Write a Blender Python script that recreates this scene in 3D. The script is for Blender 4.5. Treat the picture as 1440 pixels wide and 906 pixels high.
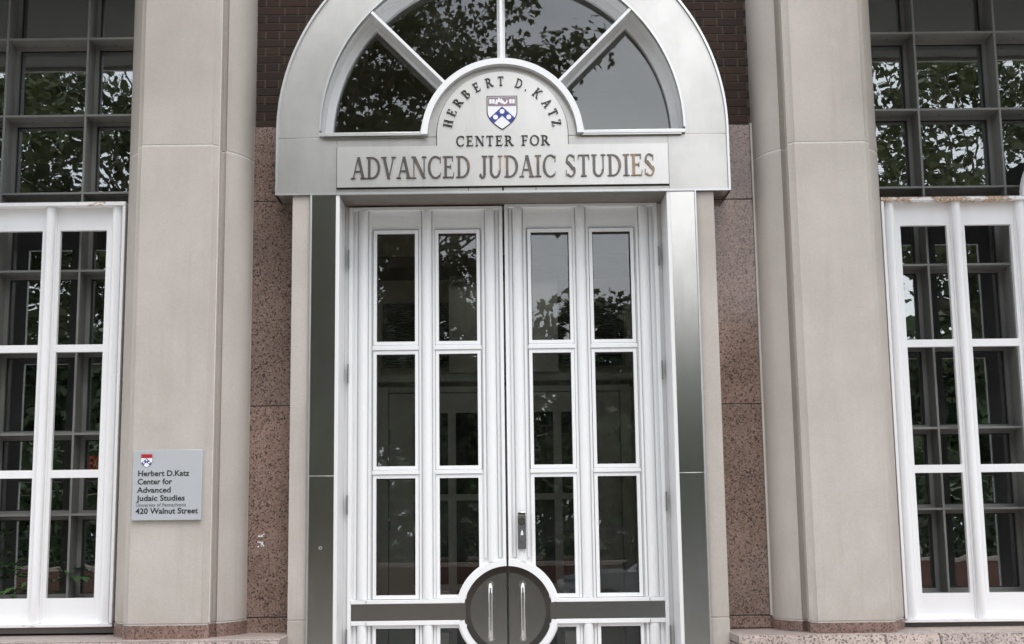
import bpy, bmesh, math, random
import numpy as np
from mathutils import Vector, Matrix
PI = math.pi
SC = bpy.context.scene
for o in list(bpy.data.objects): bpy.data.objects.remove(o)

# ------------------------------------------------------------------ camera
def make_camera():
    p, r = math.radians(8.95), math.radians(0.68)
    f = Vector((0, math.cos(p), math.sin(p))); rt = Vector((1, 0, 0)); up = rt.cross(f)
    r2 = rt*math.cos(r) - up*math.sin(r); u2 = rt*math.sin(r) + up*math.cos(r)
    m = Matrix((r2, u2, -f)).transposed().to_4x4()
    m.translation = Vector((-0.027, 0, 1.55))
    cd = bpy.data.cameras.new('camera'); co = bpy.data.objects.new('camera', cd)
    SC.collection.objects.link(co); co.matrix_world = m
    cd.sensor_width = 36; cd.lens = 46.375; cd.shift_x = 17/1440
    cd.clip_end = 3000; cd.clip_start = 0.05
    SC.camera = co
make_camera()

# ------------------------------------------------------------------ world, sun, exposure
SUN_EL, SUN_AZ = math.radians(63), math.radians(160)      # azimuth measured from +Y, clockwise
w = bpy.data.worlds.new("World"); SC.world = w; w.use_nodes = True
nt = w.node_tree; nt.nodes.clear()
def N(t, **k):
    n = nt.nodes.new(t)
    for a, b in k.items(): setattr(n, a, b)
    return n
L = lambda a, b: nt.links.new(a, b)
sky = N('ShaderNodeTexSky', sky_type='NISHITA', sun_disc=False, sun_elevation=SUN_EL, sun_rotation=SUN_AZ, dust_density=2.5)
tc = N('ShaderNodeTexCoord'); mp = N('ShaderNodeMapping'); mp.inputs['Scale'].default_value = (1, 1, 2.6)
nz = N('ShaderNodeTexNoise'); nz.inputs['Scale'].default_value = 2.3; nz.inputs['Detail'].default_value = 7; nz.inputs['Roughness'].default_value = .55
L(tc.outputs['Generated'], mp.inputs['Vector']); L(mp.outputs['Vector'], nz.inputs['Vector'])
cr = N('ShaderNodeValToRGB'); L(nz.outputs['Fac'], cr.inputs['Fac'])
cr.color_ramp.elements[0].position = .3; cr.color_ramp.elements[0].color = (9.5, 10.2, 11.6, 1)
cr.color_ramp.elements[1].position = .72; cr.color_ramp.elements[1].color = (17.5, 17.6, 17.9, 1)
mx = N('ShaderNodeMixRGB'); mx.inputs['Fac'].default_value = .86
L(sky.outputs[0], mx.inputs['Color1']); L(cr.outputs[0], mx.inputs['Color2'])
bg = N('ShaderNodeBackground'); bg.inputs['Strength'].default_value = 0.10
L(mx.outputs[0], bg.inputs['Color']); wo = N('ShaderNodeOutputWorld'); L(bg.outputs[0], wo.inputs['Surface'])
sl = bpy.data.lights.new('sun', 'SUN'); sl.energy = 1.3; sl.angle = math.radians(30); sl.color = (1, .975, .94)
so = bpy.data.objects.new('sun', sl); SC.collection.objects.link(so)
sd = Vector((math.sin(SUN_AZ)*math.cos(SUN_EL), math.cos(SUN_AZ)*math.cos(SUN_EL), math.sin(SUN_EL)))
so.rotation_euler = sd.to_track_quat('Z', 'Y').to_euler()
SC.view_settings.view_transform = 'Standard'; SC.view_settings.look = 'None'
SC.view_settings.gamma = 1; SC.view_settings.exposure = 0.56
SC.cycles.max_bounces = 10; SC.cycles.transparent_max_bounces = 16; SC.cycles.glossy_bounces = 5
SC.cycles.sample_clamp_indirect = 6; SC.cycles.caustics_reflective = False

# ------------------------------------------------------------------ materials
class Mat:
    def __init__(s, name):
        s.m = bpy.data.materials.new(name); s.m.use_nodes = True; s.t = s.m.node_tree
        s.b = s.t.nodes['Principled BSDF']; s.out = s.t.nodes['Material Output']
        s.pos = s.n('ShaderNodeNewGeometry').outputs['Position']
    def n(s, t, **k):
        x = s.t.nodes.new(t)
        for a, b in k.items(): setattr(x, a, b)
        return x
    def l(s, a, b): s.t.links.new(a, b)
    def noise(s, scale, detail=3, rough=.5, stretch=(1, 1, 1), vec=None, dist=0):
        mp = s.n('ShaderNodeMapping'); mp.inputs['Scale'].default_value = stretch
        s.l(vec or s.pos, mp.inputs['Vector'])
        x = s.n('ShaderNodeTexNoise'); x.inputs['Scale'].default_value = scale
        x.inputs['Detail'].default_value = detail; x.inputs['Roughness'].default_value = rough
        x.inputs['Distortion'].default_value = dist
        s.l(mp.outputs[0], x.inputs['Vector']); return x.outputs['Fac']
    def vor(s, scale, stretch=(1, 1, 1), out='Color', rnd=1):
        mp = s.n('ShaderNodeMapping'); mp.inputs['Scale'].default_value = stretch
        s.l(s.pos, mp.inputs['Vector'])
        x = s.n('ShaderNodeTexVoronoi'); x.inputs['Scale'].default_value = scale; x.inputs['Randomness'].default_value = rnd
        s.l(mp.outputs[0], x.inputs['Vector']); return x.outputs[out]
    def ramp(s, fac, *stops, interp='LINEAR'):
        x = s.n('ShaderNodeValToRGB'); e = x.color_ramp.elements; x.color_ramp.interpolation = interp
        while len(e) < len(stops): e.new(.5)
        for i, (p, c) in enumerate(stops):
            if not isinstance(c, (tuple, list)): c = (c, c, c)
            e[i].position = p; e[i].color = (*c, 1)
        s.l(fac, x.inputs['Fac']); return x.outputs['Color']
    def mix(s, fac, a, b, mode='MIX'):
        x = s.n('ShaderNodeMixRGB', blend_type=mode)
        for sock, v in ((x.inputs['Fac'], fac), (x.inputs['Color1'], a), (x.inputs['Color2'], b)):
            if isinstance(v, (int, float)): sock.default_value = v if sock.name == 'Fac' else (v, v, v, 1)
            elif isinstance(v, (tuple, list)): sock.default_value = (*v, 1)
            else: s.l(v, sock)
        return x.outputs['Color']
    def math(s, op, a, b=0.0, clamp=False):
        x = s.n('ShaderNodeMath', operation=op); x.use_clamp = clamp
        for i, v in enumerate((a, b)):
            if isinstance(v, (int, float)): x.inputs[i].default_value = v
            else: s.l(v, x.inputs[i])
        return x.outputs[0]
    def axis(s, i):
        x = s.n('ShaderNodeSeparateXYZ'); s.l(s.pos, x.inputs[0]); return x.outputs[i]
    def color(s, c):
        if isinstance(c, (tuple, list)): s.b.inputs['Base Color'].default_value = (*c, 1)
        else: s.l(c, s.b.inputs['Base Color'])
        return s
    def rough(s, r):
        if isinstance(r, (int, float)): s.b.inputs['Roughness'].default_value = r
        else: s.l(r, s.b.inputs['Roughness'])
        return s
    def bump(s, h, strength=.3, dist=.01):
        x = s.n('ShaderNodeBump'); x.inputs['Strength'].default_value = strength; x.inputs['Distance'].default_value = dist
        s.l(h, x.inputs['Height']); s.l(x.outputs[0], s.b.inputs['Normal']); return s
    def set(s, **k):
        for a, b in k.items(): s.b.inputs[a.replace('_', ' ')].default_value = b
        return s

def plain(name, c, r=.5, metal=0, var=.08, scale=8):
    m = Mat(name); f = m.noise(scale, 4)
    m.color(m.mix(f, tuple(x*(1-var) for x in c), tuple(min(1, x*(1+var)) for x in c))).rough(r); m.set(Metallic=metal)
    return m.m
M = {}
# limestone
m = Mat('limestone')
big = m.noise(1.7, 5, .6); fine = m.noise(90, 4, .7); streak = m.noise(6, 4, .6, (1, 1, .12)); grain = m.noise(420, 2)
c = m.ramp(big, (.3, (.452, .410, .374)), (.7, (.540, .495, .455)))
c = m.mix(m.math('MULTIPLY', m.ramp(streak, (.5, 0), (.75, 1)), .22), c, (.40, .36, .32))
c = m.mix(.35, c, m.ramp(fine, (.3, .68), (.7, 1)), 'MULTIPLY')
spots = m.ramp(m.vor(46, out='Distance'), (.03, 1), (.07, 0)); rare = m.ramp(m.noise(7, 2), (.6, 0), (.66, 1))
c = m.mix(m.math('MULTIPLY', m.math('MULTIPLY', spots, rare), .35), c, (.2, .17, .15))
rv = m.n('ShaderNodeObjectInfo').outputs['Random']
c = m.mix(1.0, c, m.ramp(rv, (0, (.95, .945, .94)), (1, (1.03, 1.03, 1.03))), 'MULTIPLY')
run = m.ramp(m.noise(15, 5, .7, (1, 1, .05)), (.52, 0), (.74, 1)); low = m.math('MULTIPLY', run, m.ramp(m.noise(1.1, 3), (.4, 0), (.65, 1)))
c = m.mix(m.math('MULTIPLY', low, .5), c, (.36, .32, .285))
zz_ = m.math('SUBTRACT', 1.42, m.axis(2)); gr = m.math('MULTIPLY', m.math('MULTIPLY', zz_, 2.6, True), m.ramp(m.noise(7, 6, .7), (.38, 0), (.62, 1)))
c = m.mix(m.math('MULTIPLY', gr, .35), c, (.34, .31, .27))
chip = m.ramp(m.noise(26, 5, .75, (1, 1, .7)), (.70, 0), (.73, 1)); c = m.mix(m.math('MULTIPLY', chip, .35), c, (.30, .27, .24))
pale = m.ramp(m.noise(3.1, 6, .65, (1, 1, .6)), (.57, 0), (.72, 1))
c = m.mix(m.math('MULTIPLY', pale, .2), c, (.66, .62, .58))
m.color(c).rough(.82).bump(m.math('ADD', m.math('MULTIPLY', grain, .5), fine), .22, .002); M['lime'] = m.m
m = Mat('mortar'); m.color(m.mix(m.noise(60, 3), (.56, .52, .48), (.72, .69, .65))).rough(.9).bump(m.noise(200, 3), .4, .003); M['mortar'] = m.m
m = Mat('caulk'); m.color(m.mix(m.noise(20, 3, .6, (1, 1, .2)), (.42, .40, .37), (.70, .69, .66))).rough(.7); M['caulk'] = m.m
m = Mat('brick_mortar'); m.color(m.mix(m.noise(60, 3), (.070, .055, .042), (.10, .080, .063))).rough(.95).bump(m.noise(200, 3), .4, .003); M['bmortar'] = m.m
m = Mat('brick'); oi = m.n('ShaderNodeObjectInfo').outputs['Random']
c = m.ramp(oi, (0, (.020, .010, .007)), (.35, (.029, .013, .008)), (.7, (.043, .019, .010)), (1, (.026, .014, .009)))
c = m.mix(m.math('MULTIPLY', m.ramp(m.noise(70, 4, .7), (.45, 0), (.7, 1)), .5), c, (.022, .017, .016))
m.color(c).rough(.85).bump(m.noise(120, 4, .7), .5, .004); M['brick'] = m.m
def granite(name, base, dark, light, rough, scale=1.0, bumpy=0.0, dampen=.5):
    m = Mat(name)
    big = m.noise(5*scale, 4, .6)
    c = m.mix(m.ramp(big, (.35, 0), (.65, 1)), base, tuple(x*1.25 for x in base))
    g1 = m.vor(130*scale); sep = m.n('ShaderNodeSeparateColor'); m.l(g1, sep.inputs[0])
    c = m.mix(m.math('MULTIPLY', m.ramp(sep.outputs[0], (.62, 0), (.68, 1), interp='CONSTANT'), .4), c, light)
    c = m.mix(m.math('MULTIPLY', m.ramp(sep.outputs[1], (.80, 0), (.82, 1)), .75), c, dark)
    sp = m.noise(170*scale, 3, .6, (1, 1, 1), dist=.6)
    c = m.mix(m.math('MULTIPLY', m.ramp(sp, (.585, 0), (.63, 1)), .8), c, dark)
    sp2 = m.noise(110*scale, 3, .65, (1.3, 1, .9), dist=.4)
    c = m.mix(m.math('MULTIPLY', m.ramp(sp2, (.56, 0), (.64, 1)), .6), c, tuple(x*.6 for x in base))
    c = m.mix(1.0, c, m.ramp(m.n('ShaderNodeObjectInfo').outputs['Random'], (0, (.86, .88, .90)), (1, (1.12, 1.08, 1.05))), 'MULTIPLY')
    c = m.mix(1.0, c, m.ramp(m.noise(2.6, 5, .65), (.3, .80), (.7, 1.12)), 'MULTIPLY')
    m.color(c).rough(rough)
    if bumpy: m.bump(m.math('ADD', m.noise(30, 5, .7), m.math('MULTIPLY', sp, .4)), bumpy, .02)
    return m.m
M['granite'] = granite('polished_granite', (.225, .158, .132), (.035, .03, .028), (.37, .29, .255), .08, .85)
M['granite_base'] = granite('granite_base', (.23, .145, .12), (.03, .026, .025), (.38, .29, .25), .35)
M['granite_top'] = granite('granite_ledge_top', (.36, .30, .27), (.17, .14, .13), (.47, .41, .38), .5, 1.6)
M['granite_rough'] = granite('granite_rough', (.47, .38, .34), (.10, .075, .07), (.62, .54, .49), .75, .8, .8)
# white paint
def white(name, v, dirt=.3, r=.38):
    m = Mat(name); f = m.noise(3, 4)
    c = m.mix(f, tuple(x*.96 for x in v), v)
    d = m.ramp(m.noise(9, 6, .65, (1, 1, .13)), (.56, 0), (.74, 1))
    c = m.mix(m.math('MULTIPLY', d, dirt), c, (.46, .44, .40))
    m.color(c).rough(r); m.bump(m.noise(40, 3), .05, .003)
    return m
M['white'] = white('white_door_paint', (.87, .875, .885), .12).m
M['white_edge'] = white('white_edge', (.78, .78, .78), .3, .3).m
def rusty(name, zlo, amount):
    m = white(name, (.88, .88, .89), .18)
    c = m.b.inputs['Base Color'].links[0].from_socket
    rn = m.noise(5.5, 7, .72, (1, 1, 3.4)); r2 = m.noise(60, 4, .7)
    mask = m.math('MULTIPLY', m.ramp(rn, (amount, 0), (amount+.04, 1)), m.ramp(r2, (.36, 0), (.5, 1)))
    rc = m.ramp(m.noise(34, 4, .7), (.35, (.22, .10, .04)), (.6, (.47, .27, .12)), (.75, (.62, .50, .34)))
    m.color(m.mix(m.math('MULTIPLY', mask, .9), c, rc)); return m.m
M['grille'] = white('white_grille_paint', (.88, .88, .89), .12).m
M['rust_head'] = rusty('rusty_white_paint', 3.4, .475)
M['rust_some'] = rusty('slightly_rusty_white_paint', 3.4, .60)
# metals
def metal(name, c, r, stretch=(1, 1, 40), sc=6, blot=.12, aniso=0.0, bump=.02):
    m = Mat(name); s = m.noise(sc, 4, .6, stretch); bl = m.noise(2.2, 5, .6)
    col = m.mix(m.ramp(bl, (.35, 0), (.7, 1)), tuple(x*(1-blot) for x in c), c)
    fl = m.ramp(m.noise(9, 6, .7, (1, 1, .2)), (.50, 0), (.78, 1))
    col = m.mix(m.math('MULTIPLY', fl, .45), col, tuple(x*.72 for x in c))
    m.color(col); m.set(Metallic=1.0)
    rr = m.math('ADD', m.math('MULTIPLY', s, r*.2), r*.9)
    m.rough(rr); m.set(Anisotropic=aniso)
    if bump: m.bump(s, bump, .002)
    return m.m
M['steel'] = metal('brushed_stainless_surround', (.74, .715, .675), .36, (1, 1, 30), blot=.2)
M['steel_plate'] = metal('satin_sign_plate', (.84, .815, .775), .36, (1, 1, 30), blot=.12)
M['steel_jamb'] = metal('brushed_stainless_jamb', (.60, .585, .545), .18, (60, 1, 1), blot=.14)
M['steel_edge'] = metal('bright_stainless_edge', (.80, .80, .79), .35, (1, 1, 3), blot=.08)
M['steel_dark'] = metal('door_push_plate_steel', (.46, .45, .42), .15, (1, 1, 30), blot=.12)
M['steel_ring'] = metal('door_disc_groove_steel', (.26, .25, .235), .12, (1, 1, 8), blot=.2)
M['chrome'] = metal('pull_handle_steel', (.75, .74, .72), .16, (1, 1, 20), blot=.05)
M['lock'] = metal('lock_plate', (.30, .30, .30), .35, (1, 1, 20))
m = Mat('dark_bronze_letters'); gold_glints = m.ramp(m.noise(5.5, 3, .6, (1.3, 1, .5)), (.54, 0), (.64, .8))  # golden reflections on the letters are painted in as noise patches
m.color(m.mix(gold_glints, (.17, .155, .145), (.40, .28, .17))).rough(.33); m.set(Metallic=.85); M['bronze'] = m.m
M['alu'] = plain('silver_fanlight_frame', (.82, .825, .83), .35, metal=.0, var=.04, scale=3)
m = Mat('grey_window_paint'); m.color(m.mix(m.noise(5, 4, .6), (.20, .20, .19), (.265, .265, .255))).rough(.45); M['grey'] = m.m
M['black'] = plain('dark_gap', (.012, .012, .012), .8)
M['blk_gasket'] = plain('black_gasket', (.02, .02, .02), .6)
M['joint_grey'] = plain('grey_joint_sealant', (.22, .22, .22), .7)  # mid grey line round each pane moulding
M['letter_black'] = plain('black_lettering', (.02, .022, .026), .5)
M['letter_grey'] = plain('grey_lettering', (.12, .125, .135), .5)
M['letter_dark'] = metal('dark_cut_letters', (.10, .092, .085), .30, (1, 1, 4), sc=14, blot=.2, bump=0)
M['plaque'] = plain('blue_grey_plaque', (.57, .595, .625), .32, metal=.3, var=.05, scale=4)
M['sh_white'] = plain('shield_white', (.82, .82, .84), .35, var=.03)
M['sh_mauve'] = plain('shield_faded_red', (.27, .20, .24), .4, var=.1, scale=50)
M['sh_red'] = plain('shield_red', (.42, .02, .03), .4)
M['sh_blue'] = plain('shield_blue', (.035, .055, .25), .4)
M['sh_steel'] = metal('shield_steel', (.6, .6, .62), .4)
# glass
def glass(name, refl, tint, wav=0.0, wsc=3.0, stretch=(1, 1, .5), edge=1.5, spots=False):
    m = Mat(name); m.t.nodes.remove(m.b)
    tr = m.n('ShaderNodeBsdfTransparent'); tr.inputs[0].default_value = (*tint, 1)
    gl = m.n('ShaderNodeBsdfGlossy'); gl.inputs['Roughness'].default_value = 0.0; gl.inputs['Color'].default_value = (.96, .98, 1, 1)
    fr = m.n('ShaderNodeFresnel'); fr.inputs['IOR'].default_value = edge
    fac = m.math('ADD', m.math('MULTIPLY', fr.outputs[0], 1.0), refl, True)
    if wav:
        b = m.n('ShaderNodeBump'); b.inputs['Strength'].default_value = 1; b.inputs['Distance'].default_value = wav
        h = m.noise(wsc, 2, .5, stretch)
        m.l(h, b.inputs['Height']); m.l(b.outputs[0], gl.inputs['Normal'])
    mixn = m.n('ShaderNodeMixShader'); m.l(fac, mixn.inputs[0]); m.l(tr.outputs[0], mixn.inputs[1]); m.l(gl.outputs[0], mixn.inputs[2])
    last = mixn.outputs[0]
    df = m.n('ShaderNodeBsdfDiffuse'); df.inputs[0].default_value = (.5, .5, .47, 1)
    m2 = m.n('ShaderNodeMixShader'); dust = m.ramp(m.noise(3.5, 6, .7), (.4, .002), (.8, .02))
    m.l(dust, m2.inputs[0]); m.l(last, m2.inputs[1]); m.l(df.outputs[0], m2.inputs[2])
    m.l(m2.outputs[0], m.out.inputs['Surface']); return m.m
M['glass_door'] = glass('door_glass', .03, (.95, .95, .93), .0003, 2.0)
M['glass_fan'] = glass('fanlight_glass', .045, (.80, .80, .76), .0003, 2.0)
M['glass_win'] = glass('coated_window_glass', .23, (.66, .70, .66), .0007, 4.0, (1, 1, .7))
# interior, outside
M['in_white'] = plain('inner_door_paint', (.76, .78, .74), .45)
M['in_beige'] = plain('vestibule_wall_paint', (.82, .77, .65), .6)
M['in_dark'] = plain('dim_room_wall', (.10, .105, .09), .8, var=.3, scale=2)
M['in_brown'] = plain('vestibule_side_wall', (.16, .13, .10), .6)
M['soffit'] = plain('brown_soffit', (.17, .15, .13), .45, var=.3, scale=12)  # mottled dark brown along the whole header underside
M['in_floor'] = plain('room_floor', (.12, .10, .08), .5)
M['in_stone'] = plain('vestibule_floor', (.50, .47, .42), .4)
M['louvre'] = plain('dark_louvre', (.035, .035, .033), .5)
m = Mat('exit_letters_red'); m.color((.5, .01, .01)); m.set(Emission_Color=(1, .04, .03, 1), Emission_Strength=.32); M['exit'] = m.m
def leafmat(name, a, b, tr=.3):
    m = Mat(name); f = m.ramp(m.noise(.9, 4, .6), (.3, a), (.7, b)); g = m.ramp(m.vor(3.0), (0, .75), (1, 1.25))
    c = m.mix(1.0, f, g, 'MULTIPLY'); m.color(c).rough(.55)
    t = m.n('ShaderNodeBsdfTranslucent'); m.l(c, t.inputs[0]); x = m.n('ShaderNodeMixShader'); x.inputs[0].default_value = tr
    m.l(m.b.outputs[0], x.inputs[1]); m.l(t.outputs[0], x.inputs[2]); m.l(x.outputs[0], m.out.inputs['Surface']); return m.m
M['leaf'] = leafmat('maple_leaf', (.060, .070, .030), (.11, .13, .048))
M['leaf2'] = leafmat('far_leaf', (.03, .05, .018), (.06, .09, .03), .15)
M['leaf3'] = leafmat('pot_plant_leaf', (.045, .10, .03), (.10, .19, .06))
M['bark'] = plain('bark', (.10, .08, .06), .9, var=.4, scale=12)
m = Mat('paving'); m.color(m.mix(m.noise(3, 6, .6), (.36, .34, .31), (.48, .46, .42))).rough(.85).bump(m.noise(40, 4, .7), .3, .004); M['pave'] = m.m
m = Mat('asphalt'); m.color(m.mix(m.noise(2, 6, .6), (.04, .04, .042), (.065, .063, .06))).rough(.85).bump(m.noise(120, 3, .7), .4, .004); M['asphalt'] = m.m
m = Mat('grass_ground'); m.color(m.mix(m.noise(1.3, 6, .6), (.035, .055, .018), (.07, .10, .03))).rough(.9).bump(m.noise(60, 4, .7), .6, .02); M['lawn'] = m.m
m = Mat('park_wall_brick'); bt = m.n('ShaderNodeTexBrick'); bt.inputs['Scale'].default_value = 9
cb = m.n('ShaderNodeCombineXYZ'); m.l(m.axis(0), cb.inputs[0]); m.l(m.axis(2), cb.inputs[1]); m.l(cb.outputs[0], bt.inputs['Vector'])
bt.inputs['Color1'].default_value = (.13, .055, .04, 1); bt.inputs['Color2'].default_value = (.17, .075, .055, 1); bt.inputs['Mortar'].default_value = (.2, .18, .16, 1)
bt.inputs['Mortar Size'].default_value = .012; m.color(bt.outputs[0]).rough(.85); M['parkwall'] = m.m
M['iron'] = plain('black_iron', (.02, .02, .022), .4)
M['carpaint'] = plain('silver_car_paint', (.42, .44, .47), .25, metal=.6, var=.03); M['carglass'] = plain('car_glass', (.03, .035, .04), .05, var=0)
M['tyre'] = plain('tyre', (.02, .02, .02), .8); M['lamp'] = plain('car_lamp', (.6, .6, .6), .15)
M['terracotta'] = plain('terracotta', (.26, .11, .06), .8)

# ------------------------------------------------------------------ builders
def tag(o, label=None, cat=None, group=None, kind=None):
    if label: o['label'] = label
    if cat: o['category'] = cat
    if group: o['group'] = group
    if kind: o['kind'] = kind
    return o
def wl(o):
    v = Vector((0, 0, 0))
    while o: v = v + o.location; o = o.parent
    return v
def thing(name, loc, label, cat, group=None):
    o = bpy.data.objects.new(name, None); o.empty_display_size = .1; SC.collection.objects.link(o)
    o.location = loc; return tag(o, label, cat, group)
def link(name, mesh, parent=None, loc=None):
    o = bpy.data.objects.new(name, mesh); SC.collection.objects.link(o)
    if parent: o.parent = parent
    if loc is not None: o.location = Vector(loc) - (wl(parent) if parent else Vector((0, 0, 0)))
    return o
class MB:
    def __init__(s): s.v = []; s.f = []
    def add(s, vs, fs):
        k = len(s.v); s.v += [tuple(p) for p in vs]; s.f += [tuple(i+k for i in f) for f in fs]; return s
    def box(s, x0, x1, y0, y1, z0, z1):
        x0, x1 = sorted((x0, x1)); y0, y1 = sorted((y0, y1)); z0, z1 = sorted((z0, z1))
        v = [(x, y, z) for x in (x0, x1) for y in (y0, y1) for z in (z0, z1)]
        return s.add(v, [(0, 1, 3, 2), (4, 6, 7, 5), (0, 4, 5, 1), (2, 3, 7, 6), (0, 2, 6, 4), (1, 5, 7, 3)])
    def prism_y(s, pts, y0, y1):      # pts (x,z), convex or simple
        n = len(pts)
        a = sum(pts[i][0]*pts[(i+1) % n][1]-pts[(i+1) % n][0]*pts[i][1] for i in range(n))
        if a < 0: pts = pts[::-1]
        v = [(x, y0, z) for x, z in pts] + [(x, y1, z) for x, z in pts]
        f = [tuple(range(n)), tuple(range(2*n-1, n-1, -1))] + [(i+n, (i+1) % n+n, (i+1) % n, i) for i in range(n)]
        return s.add(v, f)
    def prism_z(s, pts, z0, z1):
        n = len(pts)
        a = sum(pts[i][0]*pts[(i+1) % n][1]-pts[(i+1) % n][0]*pts[i][1] for i in range(n))
        if a < 0: pts = pts[::-1]
        v = [(x, y, z0) for x, y in pts] + [(x, y, z1) for x, y in pts]
        f = [tuple(range(n-1, -1, -1)), tuple(range(n, 2*n))] + [(i, (i+1) % n, (i+1) % n+n, i+n) for i in range(n)]
        return s.add(v, f)
    def arc(s, cx, cz, r0, r1, a0, a1, y0, y1, n=48):   # ring sector extruded in y (degrees)
        P = []
        for i in range(n+1):
            a = math.radians(a0+(a1-a0)*i/n); c, q = math.cos(a), math.sin(a)
            for r in (r0, r1):
                for y in (y0, y1): P.append((cx+r*c, y, cz+r*q))
        F = []
        for i in range(n):
            k = 4*i; j = k+4
            F += [(k, k+2, j+2, j), (k+1, j+1, j+3, k+3), (k+2, k+3, j+3, j+2), (k, j, j+1, k+1)]
        F += [(0, 1, 3, 2), (4*n, 4*n+2, 4*n+3, 4*n+1)]
        return s.add(P, F)
    def tube(s, p0, p1, r0, r1=None, n=12, cap=True):
        r1 = r0 if r1 is None else r1
        p0, p1 = Vector(p0), Vector(p1); d = (p1-p0).normalized()
        u = d.orthogonal().normalized(); w_ = d.cross(u)
        P = [p0+(u*math.cos(2*PI*i/n)+w_*math.sin(2*PI*i/n))*r0 for i in range(n)] + [p1+(u*math.cos(2*PI*i/n)+w_*math.sin(2*PI*i/n))*r1 for i in range(n)]
        F = [(i, (i+1) % n, (i+1) % n+n, i+n) for i in range(n)]
        if cap: F += [tuple(range(n-1, -1, -1)), tuple(range(n, 2*n))]
        return s.add(P, F)
    def sweep(s, path, r, n=10):
        path = [Vector(p) for p in path]; k = len(s.v); P = []; F = []
        prev = None
        for i, p in enumerate(path):
            d = (path[min(i+1, len(path)-1)]-path[max(i-1, 0)]).normalized()
            u = d.orthogonal().normalized() if prev is None else (prev-d*prev.dot(d)).normalized()
            prev = u; q = d.cross(u); rr = r[i] if isinstance(r, (list, tuple)) else r
            P += [p+(u*math.cos(2*PI*j/n)+q*math.sin(2*PI*j/n))*rr for j in range(n)]
        for i in range(len(path)-1):
            for j in range(n): F.append((i*n+j, i*n+(j+1) % n, (i+1)*n+(j+1) % n, (i+1)*n+j))
        F += [tuple(range(n-1, -1, -1)), tuple(range((len(path)-1)*n, len(path)*n))]
        return s.add(P, F)
    def disc(s, cx, cz, r, y0, y1, n=48, a0=0, a1=360):
        if a1-a0 >= 360: pts = [(cx+r*math.cos(2*PI*i/n), cz+r*math.sin(2*PI*i/n)) for i in range(n)]
        else: pts = [(cx+r*math.cos(math.radians(a0+(a1-a0)*i/n)), cz+r*math.sin(math.radians(a0+(a1-a0)*i/n))) for i in range(n+1)]
        return s.prism_y(pts, y0, y1)
    def mesh(s, name, mat, origin=(0, 0, 0), smooth=True):
        me = bpy.data.meshes.new(name); ox, oy, oz = origin
        me.from_pydata([(x-ox, y-oy, z-oz) for x, y, z in s.v], [], s.f); me.validate()
        bm = bmesh.new(); bm.from_mesh(me); bmesh.ops.recalc_face_normals(bm, faces=bm.faces); bm.to_mesh(me); bm.free()
        if mat: me.materials.append(M[mat])
        if smooth:
            me.polygons.foreach_set('use_smooth', [True]*len(me.polygons)); me.set_sharp_from_angle(angle=math.radians(32))
        return me
    def build(s, name, mat, parent=None, bevel=0, smooth=True):
        o = link(name, s.mesh(name, mat, wl(parent) if parent else (0, 0, 0), smooth), parent)
        if bevel:
            b = o.modifiers.new('bevel', 'BEVEL'); b.width = bevel; b.segments = 2; b.limit_method = 'ANGLE'
            o.data.polygons.foreach_set('use_smooth', [False]*len(o.data.polygons)) if not smooth else None
        return o
def box(name, mat, parent, *a, bevel=0): return MB().box(*a).build(name, mat, parent, bevel)

# ------------------------------------------------------------------ ground and street behind the camera
def struct(o): return tag(o, kind='structure')
struct(MB().box(-400, 400, -400, 60, -.6, -.15).build('ground', 'lawn'))
struct(MB().box(-200, 200, -10.5, .6, -.5, -.12).build('road', 'asphalt'))
struct(MB().box(-200, 200, .6, .75, -.5, .0).build('kerb', 'pave', bevel=.015))
struct(MB().box(-200, 200, .754, 9, -.5, .0).build('pavement', 'pave'))
struct(MB().box(-200, 200, -10.65, -10.504, -.5, 0).build('far_kerb', 'pave', bevel=.015))
struct(MB().box(-200, 200, -14.2, -10.654, -.5, 0).build('far_pavement', 'pave'))
j = MB()
for k in range(-16, 17): j.box(k*1.2-.004, k*1.2+.004, .76, 7.0, .0005, .003)
for y in (2.2, 3.6, 5.0): j.box(-20, 20, y-.004, y+.004, .0035, .0055)
struct(j.build('paving_joint', 'black'))

# ------------------------------------------------------------------ ledge, columns, stone
def column_profile(cx, grow=0.0):
    R = .365+grow; cy = 7.58; h = .198+grow*.6; f = 7.18-grow
    half = [(h, f), (h+.022, f+.026), (h+.031, f+.030), (h+.031, f+.044), (h+.023, f+.052), (h+.023, f+.150), (h+.047, f+.150), (h+.051, None)]
    pts = []
    for dx, y in half:
        if y is None: y = cy-math.sqrt(R*R-dx*dx)
        pts.append((dx, y))
    a0 = math.atan2(cy-pts[-1][1], pts[-1][0]); n = 20
    for i in range(1, n+1):
        a = a0*(1-i/n); pts.append((R*math.cos(a), cy-R*math.sin(a)))
    pts.append((R, 7.75))
    return [(cx-x, y) for x, y in pts[::-1]] + [(cx+x, y) for x, y in pts]
def column(cx, dz, label):
    t = thing('column', (cx, 7.58, .99), label, 'column', 'limestone columns of the facade')
    MB().prism_z(column_profile(cx, .003), .988, 1.054+dz).build('base_stone', 'granite_base', t)
    MB().prism_z(column_profile(cx, -.004), 1.053+dz, 1.064+dz).build('mortar_joint', 'mortar', t)
    MB().prism_z(column_profile(cx), 1.063+dz, 3.691+dz).build('drum', 'lime', t, bevel=.002)
    MB().prism_z(column_profile(cx, -.002), 3.6915+dz, 3.7015+dz).build('mortar_joint', 'mortar', t)
    MB().prism_z(column_profile(cx), 3.702+dz, 5.9).build('drum', 'lime', t, bevel=.002)
    if abs(cx) < 2: MB().box(cx+(.2285 if cx < 0 else -.2285), cx+(.2335 if cx < 0 else -.2335), 7.2085, 7.222, 1.066+dz, 5.89).build('vertical_joint', 'mortar' if cx < 0 else 'lime', t)
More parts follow.
